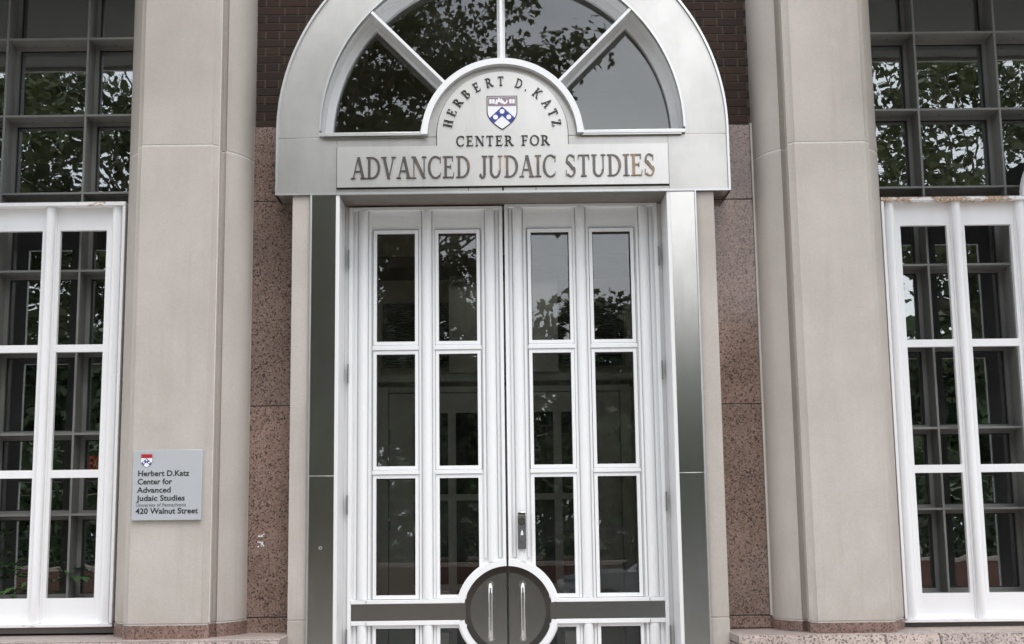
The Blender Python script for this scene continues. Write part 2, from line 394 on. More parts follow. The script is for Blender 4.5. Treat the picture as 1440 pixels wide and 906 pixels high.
column(-1.832, .013, 'limestone column between the left window grille and the doors, carrying the address plaque')
column(1.842, -.013, 'limestone column between the doors and the right window grille, bare of signs')
for s in (-1, 1):
    column(s*4.96, 0, 'limestone column at the far %s end of the facade' % ('left' if s < 0 else 'right'))

def ledge(s, lab):
    t = thing('granite_ledge', (s*3, 7.2, 0), lab, 'ledge')
    xs = [1.205, 2.26, 3.9, 5.6]
    for i in range(3):
        a, b = xs[i]+.002, xs[i+1]-.002
        # rough faced block: front face displaced grid
        rnd = random.Random(int(17*i+s*3)); bmv = MB()
        nx, nz = int((b-a)/.018), 14
        rows = []
        P = []
        for kz in range(nz+1):
            for kx in range(nx+1):
                z = (.986 if kz == 0 else .986-.45*(kz-1)/nz)+(rnd.uniform(-.003, 0) if kz == 1 else 0)
                y = 7.135 if kz == 0 else 7.095+rnd.uniform(-.010, .008)-.03*min(1, (kz-1)/2)
                P.append((s*(a+(b-a)*kx/nx), y, z))
        F = [(q*(nx+1)+p, q*(nx+1)+p+1, (q+1)*(nx+1)+p+1, (q+1)*(nx+1)+p) for q in range(nz) for p in range(nx)]
        bmv.add(P, F)
        bmv.box(s*a, s*b, 7.14, 7.60, 0.01, .935)
        bmv.box(s*(a+.001), s*(a+.02), 7.108, 7.139, .40, .978)
        o = bmv.build('rough_block', 'granite_rough', t)
        box('top_slab', 'granite_top', t, s*a, s*b, 7.13, 8.0, .940, .988+(.008 if s < 0 else -.001), bevel=.006)
    return t
ledge(-1, 'speckled granite ledge under the left column and left white grille')
ledge(1, 'speckled granite ledge under the right column and right white grille')

def granite_wall(s, lab, dz):
    t = thing('granite_wall', (s*1.33, 7.6, 1), lab, 'wall')
    x0, x1 = s*1.19, s*1.50; zs = [.99, 1.070+dz, 2.258+dz, 3.466+dz, 3.922+dz]
    for i in range(4):
        box('granite_panel', 'granite', t, x0, x1, 7.56, 7.70, zs[i]+.003, zs[i+1]-.003, bevel=.0015)
    box('joint_backing', 'bmortar', t, s*1.192, s*1.50, 7.566, 7.69, .99, 3.918+dz)
    box('caulk_line', 'caulk', t, s*1.468, s*1.49, 7.545, 7.559, 1.06, 3.925+dz)
    return t
gwl = granite_wall(-1, 'polished pink granite strip left of the doorway with a torn sticker on it', .01)
gwr = granite_wall(1, 'polished pink granite strip right of the doorway mirroring the sky at its top', -.01)
r = random.Random(5); sm = MB()
for k in range(16):
    x = -1.409+.033*r.random(); z = 1.475+.075*r.random(); a = .002+.005*r.random()
    if 1.505 < z < 1.517: continue
    sm.box(x-a, x+a*r.random(), 7.5575-.0002*k, 7.5595, z-a, z+a*1.3*r.random())
stt = thing('torn_sticker', (-1.39, 7.558, 1.47), 'scraps of a torn white sticker on the left granite strip', 'sticker')
sc_ = sm.build('sticker_scraps', 'sh_white', stt); sc_['kind'] = 'stuff'

def stone_jamb(s, lab, dz):
    t = thing('stone_jamb', (s*1.16, 7.5, 0), lab, 'jamb')
    x0, x1 = s*1.110, s*1.211
    for a, b in ((.0, .60), (.603, 1.066+dz), (1.070+dz, 3.462)):
        box('jamb_stone', 'lime', t, x0, x1, 7.385, 7.70, a, b, bevel=.003)
    box('joint_fill', 'mortar', t, s*1.112, s*1.209, 7.389, 7.69, .01, 3.46)
stone_jamb(-1, 'narrow limestone strip standing left of the left steel jamb', .004)
stone_jamb(1, 'narrow limestone strip standing right of the right steel jamb', -.006)

# ------------------------------------------------------------------ brick wall behind the arch
bw = thing('brick_wall', (0, 7.6, 3.93), 'dark brown brick wall behind the steel arch, Flemish bond', 'wall')
box('wall_core', 'bmortar', bw, -1.52, -.0, 7.583, 7.85, 4.90, 5.9)
box('wall_core', 'bmortar', bw, .0, 1.52, 7.583, 7.85, 4.90, 5.9)
for s in (-1, 1):
    MB().box(s*1.04, s*1.52, 7.578, 7.85, 3.90, 4.62).build('wall_core', 'bmortar', bw)
    MB().box(s*.90, s*1.52, 7.578, 7.85, 4.621, 4.899).build('wall_core', 'bmortar', bw)
PITCH = .0508; SL, HL, MJ = .155, .071, .0095
mesh_s = [MB().box(-SL/2, SL/2, 0, .06, 0, PITCH-MJ).mesh('brick', 'brick') for _ in range(1)][0]
mesh_h = MB().box(-HL/2, HL/2, 0, .06, 0, PITCH-MJ).mesh('brick', 'brick')
rb = random.Random(3); mesh_c = {}
def brick(x0, x1, z):
    wdt = x1-x0
    if abs(wdt-SL) < .002: me = mesh_s
    elif abs(wdt-HL) < .002: me = mesh_h
    else: me = MB().box(-wdt/2, wdt/2, 0, .06, 0, PITCH-MJ).mesh('brick', 'brick')
    o = link('brick', me, bw, ((x0+x1)/2, 7.5745+rb.uniform(-.0012, .0007), z+rb.uniform(-.0008, .0008)))
    o.rotation_euler = (0, rb.uniform(-.003, .003), 0)
for s in (-1, 1):
    z = 3.928; row = 0
    while z < 5.0:
        x = .93 + (0 if row % 2 else -(SL+HL)/2) ; kind = 0
        # arch clearance
        dzc = z-3.84; rx = math.sqrt(max(0, 1.27**2-dzc**2)) if abs(dzc) < 1.27 else 0
        while x < 1.475:
            ln = SL if kind % 2 == 0 else HL
            a, b = x, min(x+ln, 1.478)
            if b > max(rx, .9) and b-a > .02:
                if s < 0: brick(-b, -a, z)
                else: brick(a, b, z)
            x += ln+MJ; kind += 1
        z += PITCH; row += 1

# upper facade and canopies (above the picture)
ub = thing('entablature', (0, 7.6, 5.9), 'limestone beam spanning the tops of the columns', 'beam')
box('beam_stone', 'lime', ub, -5.4, 5.4, 7.12, 8.1, 5.9, 6.8, bevel=.01)
box('beam_cap', 'lime', ub, -5.5, 5.5, 6.98, 8.1, 6.803, 6.95, bevel=.01)
def canopy(s, lab):
    t = thing('canopy', (s*3.5, 7.0, 4.96), lab, 'canopy')
    box('canopy_slab', 'grey', t, s*2.33, s*4.62, 6.30, 7.82, 4.985, 5.12, bevel=.006)
    box('canopy_edge', 'steel', t, s*2.31, s*4.64, 6.27, 6.297, 4.955, 5.15, bevel=.004)
canopy(-1, 'flat grey canopy above the left window, seen mirrored in its panes')
canopy(1, 'flat grey canopy above the right window, seen mirrored in its panes')

# ------------------------------------------------------------------ stainless portal surround
ZC = 3.84
ps = thing('door_surround', (0, 7.5, 0), 'brushed stainless steel surround with a round arched top framing the doors', 'surround')
MB().arc(0, ZC, 1.059, 1.296, 0, 180, 7.38, 7.565, 96).build('arch_panel', 'steel', ps)
MB().arc(0, ZC, 1.2965, 1.309, 0, 180, 7.366, 7.565, 96).build('arch_rim', 'steel_edge', ps)
MB().arc(0, ZC, 1.048, 1.0585, 0, 180, 7.355, 7.60, 96).build('arch_inner_lip', 'steel_edge', ps)
for s in (-1, 1):
    MB().box(s*1.059, s*1.296, 7.38, 7.565, 3.8055, ZC).build('arch_foot', 'steel', ps)
    MB().box(s*1.2965, s*1.309, 7.366, 7.565, 3.462, ZC).build('side_rim', 'steel_edge', ps)
    MB().box(s*.958, s*1.296, 7.3805, 7.565, 3.474, 3.8035).build('end_panel', 'steel', ps, bevel=.0015)
    MB().box(s*.955, s*1.309, 7.368, 7.565, 3.462, 3.4735).build('bottom_rim', 'steel_edge', ps)
MB().box(-.9565, .9565, 7.3805, 7.565, 3.474, 3.8035).build('header_panel', 'steel', ps)
MB().box(-.955, .955, 7.366, 7.385, 3.462, 3.4735).build('header_edge', 'steel_edge', ps)
MB().box(-.955, .955, 7.3855, 7.69, 3.463, 3.4735).build('header_soffit', 'soffit', ps)
MB().box(-.005, .005, 7.3795, 7.381, 3.475, 3.50).build('panel_seam', 'black', ps)
for x in (-.20, .19): MB().box(x-.0015, x+.0015, 7.3795, 7.381, 3.475, 3.51).build('panel_seam', 'black', ps)
MB().disc(0, 3.80, .43, 7.3805, 7.56, 64, 0, 180).build('tympanum_panel', 'steel', ps)
for s, b in ((-1, 1.858), (1, 1.853)):
    for z0, z1 in ((.0, b-.0015), (b+.0015, 3.461)):
        MB().box(s*.9605, s*1.099, 7.38, 7.66, z0, z1).build('jamb_panel', 'steel_jamb', ps, bevel=.001)
    MB().box(s*.962, s*1.098, 7.383, 7.65, b-.003, b+.003).build('jamb_joint', 'steel_edge', ps)
    MB().box(s*.939, s*.960, 7.372, 7.70, 0, 3.461).build('jamb_edge', 'white_edge', ps, bevel=.002)
    MB().box(s*1.0995, s*1.1085, 7.368, 7.66, 0, 3.461).build('jamb_trim', 'steel_edge', ps, bevel=.001)
    MB().box(s*.917, s*.9385, 7.662, 7.80, 0, 3.461).build('door_jamb', 'white_edge', ps)
MB().arc(-1.032, 1.462, .004, .010, 0, 360, 7.374, 7.38, 20).build('bolt_ring', 'steel_edge', ps)
MB().disc(-1.032, 1.462, .004, 7.377, 7.38, 12).build('bolt_hole', 'black', ps)
box('door_head', 'white_edge', ps, -.9385, .9385, 7.70, 7.80, 3.45, 3.4625)

# ------------------------------------------------------------------ fanlight
FZ = 3.79
fl = thing('fanlight', (0, 7.5, 3.8), 'half round fanlight of four glass panes over the name panel', 'window')
MB().arc(0, ZC, 1.000, 1.047, 0, 180, 7.525, 7.60, 80).build('outer_frame', 'alu', fl)
MB().arc(0, ZC, 1.0475, 1.0575, 0, 180, 7.40, 7.60, 80).build('reveal_lining', 'alu', fl)
for s in (-1, 1):
    MB().box(s*1.000, s*1.047, 7.525, 7.60, 3.826, 3.8395).build('outer_frame', 'alu', fl)
    MB().box(s*.46, s*1.058, 7.352, 7.64, 3.8055, 3.826).build('sill', 'steel_edge', fl, bevel=.002)
    MB().box(s*.455, s*1.035, 7.356, 7.379, 3.797, 3.805).build('sill_lip', 'steel_dark', fl)
MB().arc(0, FZ, .432, .468, 2, 178, 7.33, 7.56, 72).build('hood_ring', 'alu', fl)
MB().arc(0, FZ, .4685, .494, 3, 177, 7.525, 7.60, 72).build('inner_frame', 'alu', fl)
def radial(a, r0, r1, hw, y0, y1, cz=3.782):
    c, q = math.cos(math.radians(a)), math.sin(math.radians(a)); nx, nz_ = -q*hw, c*hw
    return [(r0*c+nx, cz+r0*q+nz_), (r1*c+nx, cz+r1*q+nz_), (r1*c-nx, cz+r1*q-nz_), (r0*c-nx, cz+r0*q-nz_)]
for a in (45.6, 90, 134.4):
    f = MB().prism_y(radial(a, .455, 1.083 if a != 90 else 1.10, .0085, 0, 0), 7.35, 7.535).build('glazing_fin', 'alu', fl, bevel=.001)
    MB().prism_y(radial(a, .46, 1.07, .0235, 0, 0), 7.5365, 7.59).build('bar', 'alu', f)
for a0, a1 in ((1.5, 44.6), (46.6, 89), (91, 133.4), (135.4, 178.5)):
    n = 24; P = []
    for i in range(n+1):
        a = math.radians(a0+(a1-a0)*i/n); P.append((1.03*math.cos(a), 3.815+1.03*math.sin(a)))
    for i in range(n, -1, -1):
        a = math.radians(a0+(a1-a0)*i/n); P.append((.475*math.cos(a), 3.80+.475*math.sin(a)))
    MB().prism_y(P, 7.563, 7.569).build('pane', 'glass_fan', fl, smooth=False)

# ------------------------------------------------------------------ name panel with serif letters
class Glyph:                      # pieces are polygons in a unit box, cap height 1
    def __init__(s): s.p = []
    def q(s, *pts): s.p.append(list(pts)); return s
    def bar(s, x0, y0, x1, y1, w):    # slanted stroke with horizontal cut, w = horizontal width
        return s.q((x0-w/2, y0), (x0+w/2, y0), (x1+w/2, y1), (x1-w/2, y1))
    def v(s, x, w, y0=0, y1=1): return s.q((x-w/2, y0), (x+w/2, y0), (x+w/2, y1), (x-w/2, y1))
    def h(s, x0, x1, y, t): return s.q((x0, y-t/2), (x1, y-t/2), (x1, y+t/2), (x0, y+t/2))
    def serif(s, x, y, w=.26, t=.045):
        y0 = y if y == 0 else y-t; return s.q((x-w/2, y0), (x+w/2, y0), (x+w/2, y0+t), (x-w/2, y0+t))
    def bow(s, cx, cy, rx, ry, a0, a1, ws, wt, n=14):  # elliptic stroke, thick at the sides, thin at top
        o = []; i_ = []
        for k in range(n+1):
            a = math.radians(a0+(a1-a0)*k/n); c, q = math.cos(a), math.sin(a)
            o.append((cx+rx*c, cy+ry*q)); i_.append((cx+(rx-ws)*c, cy+(ry-wt)*q))
        for k in range(n): s.p.append([o[k], o[k+1], i_[k+1], i_[k]])
        return s
T_, t_ = .135, .055
def glyph(ch):
    g = Glyph()
    if ch == 'A': g.bar(.11, 0, .36, .98, .06).bar(.63, 0, .385, 1, .15).h(.2, .56, .34, t_).serif(.11, 0, .24).serif(.63, 0, .28); return g, .74
    if ch == 'B': g.v(.17, T_).serif(.13, 1, .22).serif(.13, 0, .22).bow(.3, .75, .27, .25, -90, 90, T_, t_).bow(.32, .27, .32, .27, -90, 90, T_, t_).h(.17, .32, .975, t_).h(.17, .32, .515, t_).h(.17, .34, .028, t_); return g, .68
    if ch == 'C': g.bow(.42, .5, .40, .52, 52, 308, T_, t_, 22).q((.64, .70), (.69, .70), (.69, .98), (.655, .98)).q((.64, .1), (.70, .22), (.69, .25), (.62, .14)); return g, .74
    if ch == 'D': g.v(.17, T_).serif(.13, 1, .22).serif(.13, 0, .22).bow(.30, .5, .44, .5, -90, 90, T_, t_, 20).h(.17, .31, .973, t_).h(.17, .31, .028, t_); return g, .78
    if ch in 'EF':
        g.v(.17, T_).serif(.13, 1, .22).h(.17, .55, .973, t_).h(.2, .45, .52, t_).q((.50, .78), (.55, .78), (.56, 1), (.52, 1)).q((.42, .42), (.46, .42), (.46, .62), (.42, .62))
        if ch == 'E': g.serif(.13, 0, .22).h(.17, .58, .028, t_).q((.55, 0), (.58, 0), (.62, .25), (.58, .25))
        else: g.serif(.17, 0, .32)
        return g, .66 if ch == 'E' else .6
    if ch == 'H': g.v(.17, T_).v(.63, T_).h(.17, .63, .51, t_); [g.serif(x, y, .30) for x in (.17, .63) for y in (0, 1)]; return g, .82
    if ch == 'I': g.v(.19, T_).serif(.19, 0, .32).serif(.19, 1, .32); return g, .38
    if ch == 'J': g.v(.28, T_, .18, 1).serif(.28, 1, .30).bow(.175, .16, .172, .20, 195, 360, T_, .06, 10).bow(.07, .10, .06, .07, 0, 360, .059, .069, 10); return g, .42
    if ch == 'K': g.v(.17, T_).serif(.17, 0, .30).serif(.17, 1, .30).bar(.24, .42, .60, 1, .07).bar(.66, 0, .33, .60, .16).serif(.60, 1, .26).serif(.66, 0, .27); return g, .78
    if ch == 'N': g.v(.13, .06).v(.66, .06).bar(.66, 0, .14, 1, .16).serif(.10, 1, .22).serif(.13, 0, .24).serif(.66, 1, .24); return g, .80
    if ch == 'O': g.bow(.42, .5, .40, .52, 0, 360, T_, t_, 28); return g, .84
    if ch == 'R': g.v(.17, T_).serif(.13, 1, .22).serif(.17, 0, .32).bow(.3, .74, .28, .26, -90, 90, T_, t_).h(.17, .32, .973, t_).h(.17, .32, .505, t_).bar(.66, 0, .36, .51, .15).serif(.68, 0, .22); return g, .76
    if ch == 'S': g.bow(.29, .755, .235, .265, 35, 225, .10, t_, 14).bow(.30, .255, .255, .275, -145, 45, .11, t_, 14).bar(.465, .30, .135, .70, .17).q((.46, .72), (.50, .72), (.50, 1), (.47, .98)).q((.05, .02), (.08, .04), (.09, .30), (.05, .30)); return g, .60
    if ch == 'T': g.v(.34, T_).h(.05, .63, .973, t_).serif(.34, 0, .30).q((.04, .76), (.07, .76), (.11, 1), (.05, 1)).q((.61, .76), (.64, .76), (.63, 1), (.57, 1)); return g, .68
    if ch == 'U': g.v(.17, T_, .3, 1).v(.64, .06, .3, 1).bow(.388, .32, .285, .34, 180, 360, .12, .07, 16).serif(.17, 1, .28).serif(.64, 1, .24); return g, .80
    if ch == 'V': g.bar(.37, 0, .12, 1, .15).bar(.37, 0, .62, 1, .06).serif(.12, 1, .28).serif(.62, 1, .24); return g, .74
    if ch == 'Z': g.h(.07, .58, .973, t_).h(.04, .60, .028, t_).bar(.12, 0, .51, 1, .16).q((.06, .76), (.09, .76), (.12, 1), (.07, 1)).q((.57, 0), (.60, 0), (.62, .25), (.58, .25)); return g, .64
    if ch == '.': g.bow(.08, .07, .075, .075, 0, 360, .07, .07, 10); return g, .2
def letter(ch, fx, y, mat, parent, depth=.009, bold=1.0):
    g, wd = glyph(ch); mb = MB()
    for i, poly in enumerate(g.p):
        pts = [fx(px, pz) for px, pz in poly]
        mb.prism_y(pts, y-depth-.00012*(i % 7), y)
    return mb.build('letter', mat, parent)
sg = thing('name_sign', (0, 7.36, 3.5), 'satin metal name panel with an arched top reading CENTER FOR ADVANCED JUDAIC STUDIES', 'sign')
n = 48
pl = [(-.954, 3.502), (.954, 3.502), (.954, 3.742), (.378, 3.742)] + [(.378*math.cos(PI*i/n), 3.806+.378*math.sin(PI*i/n)) for i in range(n+1)] + [(-.378, 3.742), (-.954, 3.742)]
MB().prism_y(pl, 7.358, 7.374).build('plate', 'steel_plate', sg)
pl2 = [(-.958, 3.496), (.958, 3.496), (.958, 3.745), (.383, 3.745)] + [(.383*math.cos(PI*i/n), 3.806+.383*math.sin(PI*i/n)) for i in range(n+1)] + [(-.383, 3.745), (-.958, 3.745)]
MB().prism_y(pl2, 7.375, 7.3795).build('shadow_outline', 'black', sg)  # black sheet painted in as the shadow outline round the plate
YL = 7.358
def line(text, x0, x1, z0, hgt, mat, word_gap=.42, track=.05):
    adv = []; x = 0
    for ch in text:
        if ch == ' ': x += word_gap; continue
        g, wd = glyph(ch); adv.append((ch, x)); x += wd+track
    tot = x-track; k = (x1-x0)/tot
    for ch, a in adv:
        letter(ch, lambda px, pz, a=a: (x0+(a+px)*k, z0+pz*hgt), YL, mat, sg)
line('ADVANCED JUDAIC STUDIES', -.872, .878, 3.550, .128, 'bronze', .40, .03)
line('CENTER FOR', -.268, .273, 3.7385, .058, 'letter_dark', .55, .12)
ANG = [('H', 167.6), ('E', 155.4), ('R', 142.9), ('B', 130.6), ('E', 117.2), ('R', 103.4), ('T', 91), ('D', 71.7), ('.', 62.3), ('K', 49.9), ('A', 35.2), ('T', 23.3), ('Z', 11.7)]
HH = .0535
for ch, a in ANG:
    g, wd = glyph(ch); t = math.radians(a-90); ca, sa = math.cos(t), math.sin(t)
    def fx(px, pz, wd=wd, ca=ca, sa=sa):
        u = (px-wd/2)*HH*1.02; v_ = .293+pz*HH
        return (u*ca-v_*sa, 3.806+u*sa+v_*ca)
    letter(ch, fx, YL, 'letter_dark', sg)

def shield(parent, cx, top, wd, hg, y, mats, charges=True, name='shield'):
    def outline(k):     # k shrinks
        w2 = wd/2-k; P = [(cx-w2, top-k), (cx+w2, top-k)]
        for i in range(0, 15):
            a = i/14; xx = w2*math.cos(a*PI/2)**.75 if i < 14 else 0
            zz = top-hg*.50-(hg*.5-k*1.2)*math.sin(a*PI/2)**1.0*(1 if i < 14 else 1)
            zz = top-hg*.45-(hg*.55-k*1.3)*(a**1.15)
            xx = w2*(1-a**2.3)
            P.append((cx+xx, zz))
        P += [(2*cx-x, z) for x, z in P[:1:-1][1:]]
        return P
    sh = MB().prism_y(outline(0), y-.004, y).build(name, mats[0], parent)
    MB().prism_y(outline(wd*.03), y-.0046, y-.0041).build('shield_field', mats[1], sh)
    k = wd*.045
    MB().box(cx-wd/2+k, cx+wd/2-k, y-.0056, y-.0047, top-hg*.30, top-k).build('chief', mats[2], sh)
    ch = MB(); U = lambda u, v: (cx+u*wd, top-v*hg)
    for s_ in (-1, 1):
        ch.prism_y([U(0, .315), U(0, .585), U(s_*.285, .81), U(s_*.41, .65)], y-.0056-(.0002 if s_ > 0 else 0), y-.0047)
    ch.build('chevron', mats[3], sh)
    for u, v in ((0, .46), (-.215, .625), (.215, .625)):
        MB().disc(*U(u, v), wd*.08, y-.0066, y-.0059, 16).build('roundel', mats[1], sh)
    if charges:
        zc = top-hg*.165; u = wd*.085
        for s in (-1, 1):
            b = MB()
            for q in (-1, 1): b.prism_y([(cx+s*wd*.325+q*.001, zc-u*.8), (cx+s*wd*.325+q*u, zc-u*.95), (cx+s*wd*.325+q*u*1.1, zc+u*.75), (cx+s*wd*.325+q*u*.5, zc+u*.98), (cx+s*wd*.325+q*.001, zc+u*.75)], y-.0064, y-.0057)
            b.build('open_book', mats[1], sh)
        path = []
        dn = MB(); pts = [(-.19, -.10, .035), (-.175, -.02, .045), (-.13, .045, .06), (-.07, .05, .07), (-.01, .0, .06), (.05, -.055, .045), (.11, -.07, .035), (.155, -.03, .025), (.165, .04, .022), (.14, .03, .012)]
        for i in range(len(pts)-1):
            (xa, za, ra), (xb, zb, rb_) = pts[i], pts[i+1]; d = Vector((xb-xa, zb-za)).normalized(); nn = Vector((-d.y, d.x))
            dn.prism_y([(cx+(xa+nn.x*ra)*wd, zc+(za+nn.y*ra)*wd), (cx+(xa-nn.x*ra)*wd, zc+(za-nn.y*ra)*wd), (cx+(xb-nn.x*rb_)*wd, zc+(zb-nn.y*rb_)*wd), (cx+(xb+nn.x*rb_)*wd, zc+(zb+nn.y*rb_)*wd)], y-.0064-.0001*(i % 3), y-.0057)
        dn.build('dolphin', mats[1], sh)
    return sh
shield(sg, .0, 4.036, .178, .205, YL, ('letter_dark', 'sh_white', 'sh_mauve', 'sh_blue'))

# ------------------------------------------------------------------ address plaque on the left column
pq = thing('address_plaque', (-1.84, 7.17, 1.6), 'blue grey metal address plaque on the left column, 420 Walnut Street', 'plaque')
PX0, PX1, PZ0, PZ1 = -2.019, -1.646, 1.622, 1.998
box('plaque_plate', 'plaque', pq, PX0, PX1, 7.162, 7.1795, PZ0, PZ1, bevel=.0012)
def textline(s, x, z, size, mat, width=None, off=0.0):
    cu = bpy.data.curves.new('t', 'FONT'); cu.body = s; cu.size = size; cu.extrude = .0006; cu.offset = off; cu.resolution_u = 3
    ob = bpy.data.objects.new('t', cu); SC.collection.objects.link(ob); bpy.context.view_layer.update()
    me = bpy.data.meshes.new_from_object(ob.evaluated_get(bpy.context.evaluated_depsgraph_get()))
    bpy.data.objects.remove(ob)
    xs = [v.co.x for v in me.vertices]; k = (width/(max(xs)-min(xs))) if width else 1; x0 = min(xs)
    me.transform(Matrix.Translation((x, 7.1612, z)) @ Matrix.Rotation(PI/2, 4, 'X') @ Matrix.Diagonal((k, 1, 1, 1)) @ Matrix.Translation((-x0, 0, 0)))
    me.transform(Matrix.Translation(-wl(pq))); me.materials.clear(); me.materials.append(M[mat])
    return link('text_line', me, pq)
ppx = (PX1-PX0)/96.; zz = lambda py: PZ1-(py-634)/98.*(PZ1-PZ0)
for s, x, y, sz, mt, wdt, off in (('Herbert D.Katz', 194.5, 670.3, .042, 'letter_black', 71, .0007), ('Center for', 194, 681.8, .042, 'letter_black', 48, .0007),
        ('Advanced', 193.4, 693.4, .042, 'letter_black', 46.8, .0007), ('Judaic Studies', 193, 704.8, .042, 'letter_black', 67, .0007),
        ('University of Pennsylvania', 192.6, 712.9, .026, 'letter_grey', 69.5, 0), ('420 Walnut Street', 192.3, 722.8, .042, 'letter_black', 86.5, .0007)):
    textline(s, PX0+(x-187)*ppx, zz(y), sz, mt, wdt*ppx, off)
shield(pq, PX0+(205.7-187)*ppx, zz(639), 16.8*ppx, 20*(PZ1-PZ0)/98, 7.1645, ('sh_steel', 'sh_white', 'sh_red', 'sh_blue'), False)

# ------------------------------------------------------------------ entrance doors
CZ = 1.094; CR = .251
M['scuffed'] = metal('scuffed_push_plate', (.44, .44, .41), .20, (1, 1, 30), blot=.25)
def rects_minus(x0, x1, z0, z1, holes):
    """cells of a rectangle outside of rectangular holes"""
    xs = sorted({x0, x1, *[h[0] for h in holes], *[h[1] for h in holes]}); zs = sorted({z0, z1, *[h[2] for h in holes], *[h[3] for h in holes]})
    return xs, zs
def plate_with_holes(mb, x0, x1, z0, z1, y0, y1, holes, r_hole=None):
    """one closed sheet with holes: grid cells joined, walls only where solid meets void"""
    xs, zs = rects_minus(x0, x1, z0, z1, holes)
    def solid(i, j):
        if i < 0 or j < 0 or i >= len(xs)-1 or j >= len(zs)-1: return False
        cx, cz = (xs[i]+xs[i+1])/2, (zs[j]+zs[j+1])/2
        return not any(h[0] < cx < h[1] and h[2] < cz < h[3] for h in holes)
    idx = {}; V = []; F = []
    def vid(i, j, k):
        if (i, j, k) not in idx: idx[(i, j, k)] = len(V); V.append((xs[i], (y0, y1)[k], zs[j]))
        return idx[(i, j, k)]
    for i in range(len(xs)-1):
        for j in range(len(zs)-1):
            if not solid(i, j): continue
            F.append((vid(i, j, 0), vid(i+1, j, 0), vid(i+1, j+1, 0), vid(i, j+1, 0)))
            F.append((vid(i, j, 1), vid(i, j+1, 1), vid(i+1, j+1, 1), vid(i+1, j, 1)))
            for di, dj, a, b in ((-1, 0, (0, 0), (0, 1)), (1, 0, (1, 1), (1, 0)), (0, -1, (1, 0), (0, 0)), (0, 1, (0, 1), (1, 1))):
                if not solid(i+di, j+dj):
                    F.append((vid(i+a[0], j+a[1], 0), vid(i+b[0], j+b[1], 0), vid(i+b[0], j+b[1], 1), vid(i+a[0], j+a[1], 1)))
    mb.add(V, F); return mb
ROWS = [(2.646, 3.294), (1.919, 2.571), (1.187, 1.849), (.33, 1.003)]
def circ_clip(x0, x1, z0, z1, R, n=14):
    """rectangle minus the disc of radius R at (0,CZ): polygon for a pane touching the disc; rectangle is on +x side"""
    if x0 >= R: return [(x0, z0), (x1, z0), (x1, z1), (x0, z1)]
    P = []
    up = z1 > CZ
    zi = z0 if up else z1                       # edge nearest the disc
    dz = abs(zi-CZ); xa = math.sqrt(R*R-dz*dz) if dz < R else 0
    if xa <= x0: return [(x0, z0), (x1, z0), (x1, z1), (x0, z1)]
    za = math.sqrt(R*R-x0*x0)                   # height at x0
    a1 = math.atan2(dz, xa); a2 = math.atan2(za, x0)
    arc = [(R*math.cos(a1+(a2-a1)*i/n), (CZ+R*math.sin(a1+(a2-a1)*i/n)) if up else (CZ-R*math.sin(a1+(a2-a1)*i/n))) for i in range(n+1)]
    if up: return [(x1, z0), (x1, z1), (x0, z1)] + arc[::-1]
    return [(x1, z1), (x1, z0), (x0, z0)] + arc[::-1]
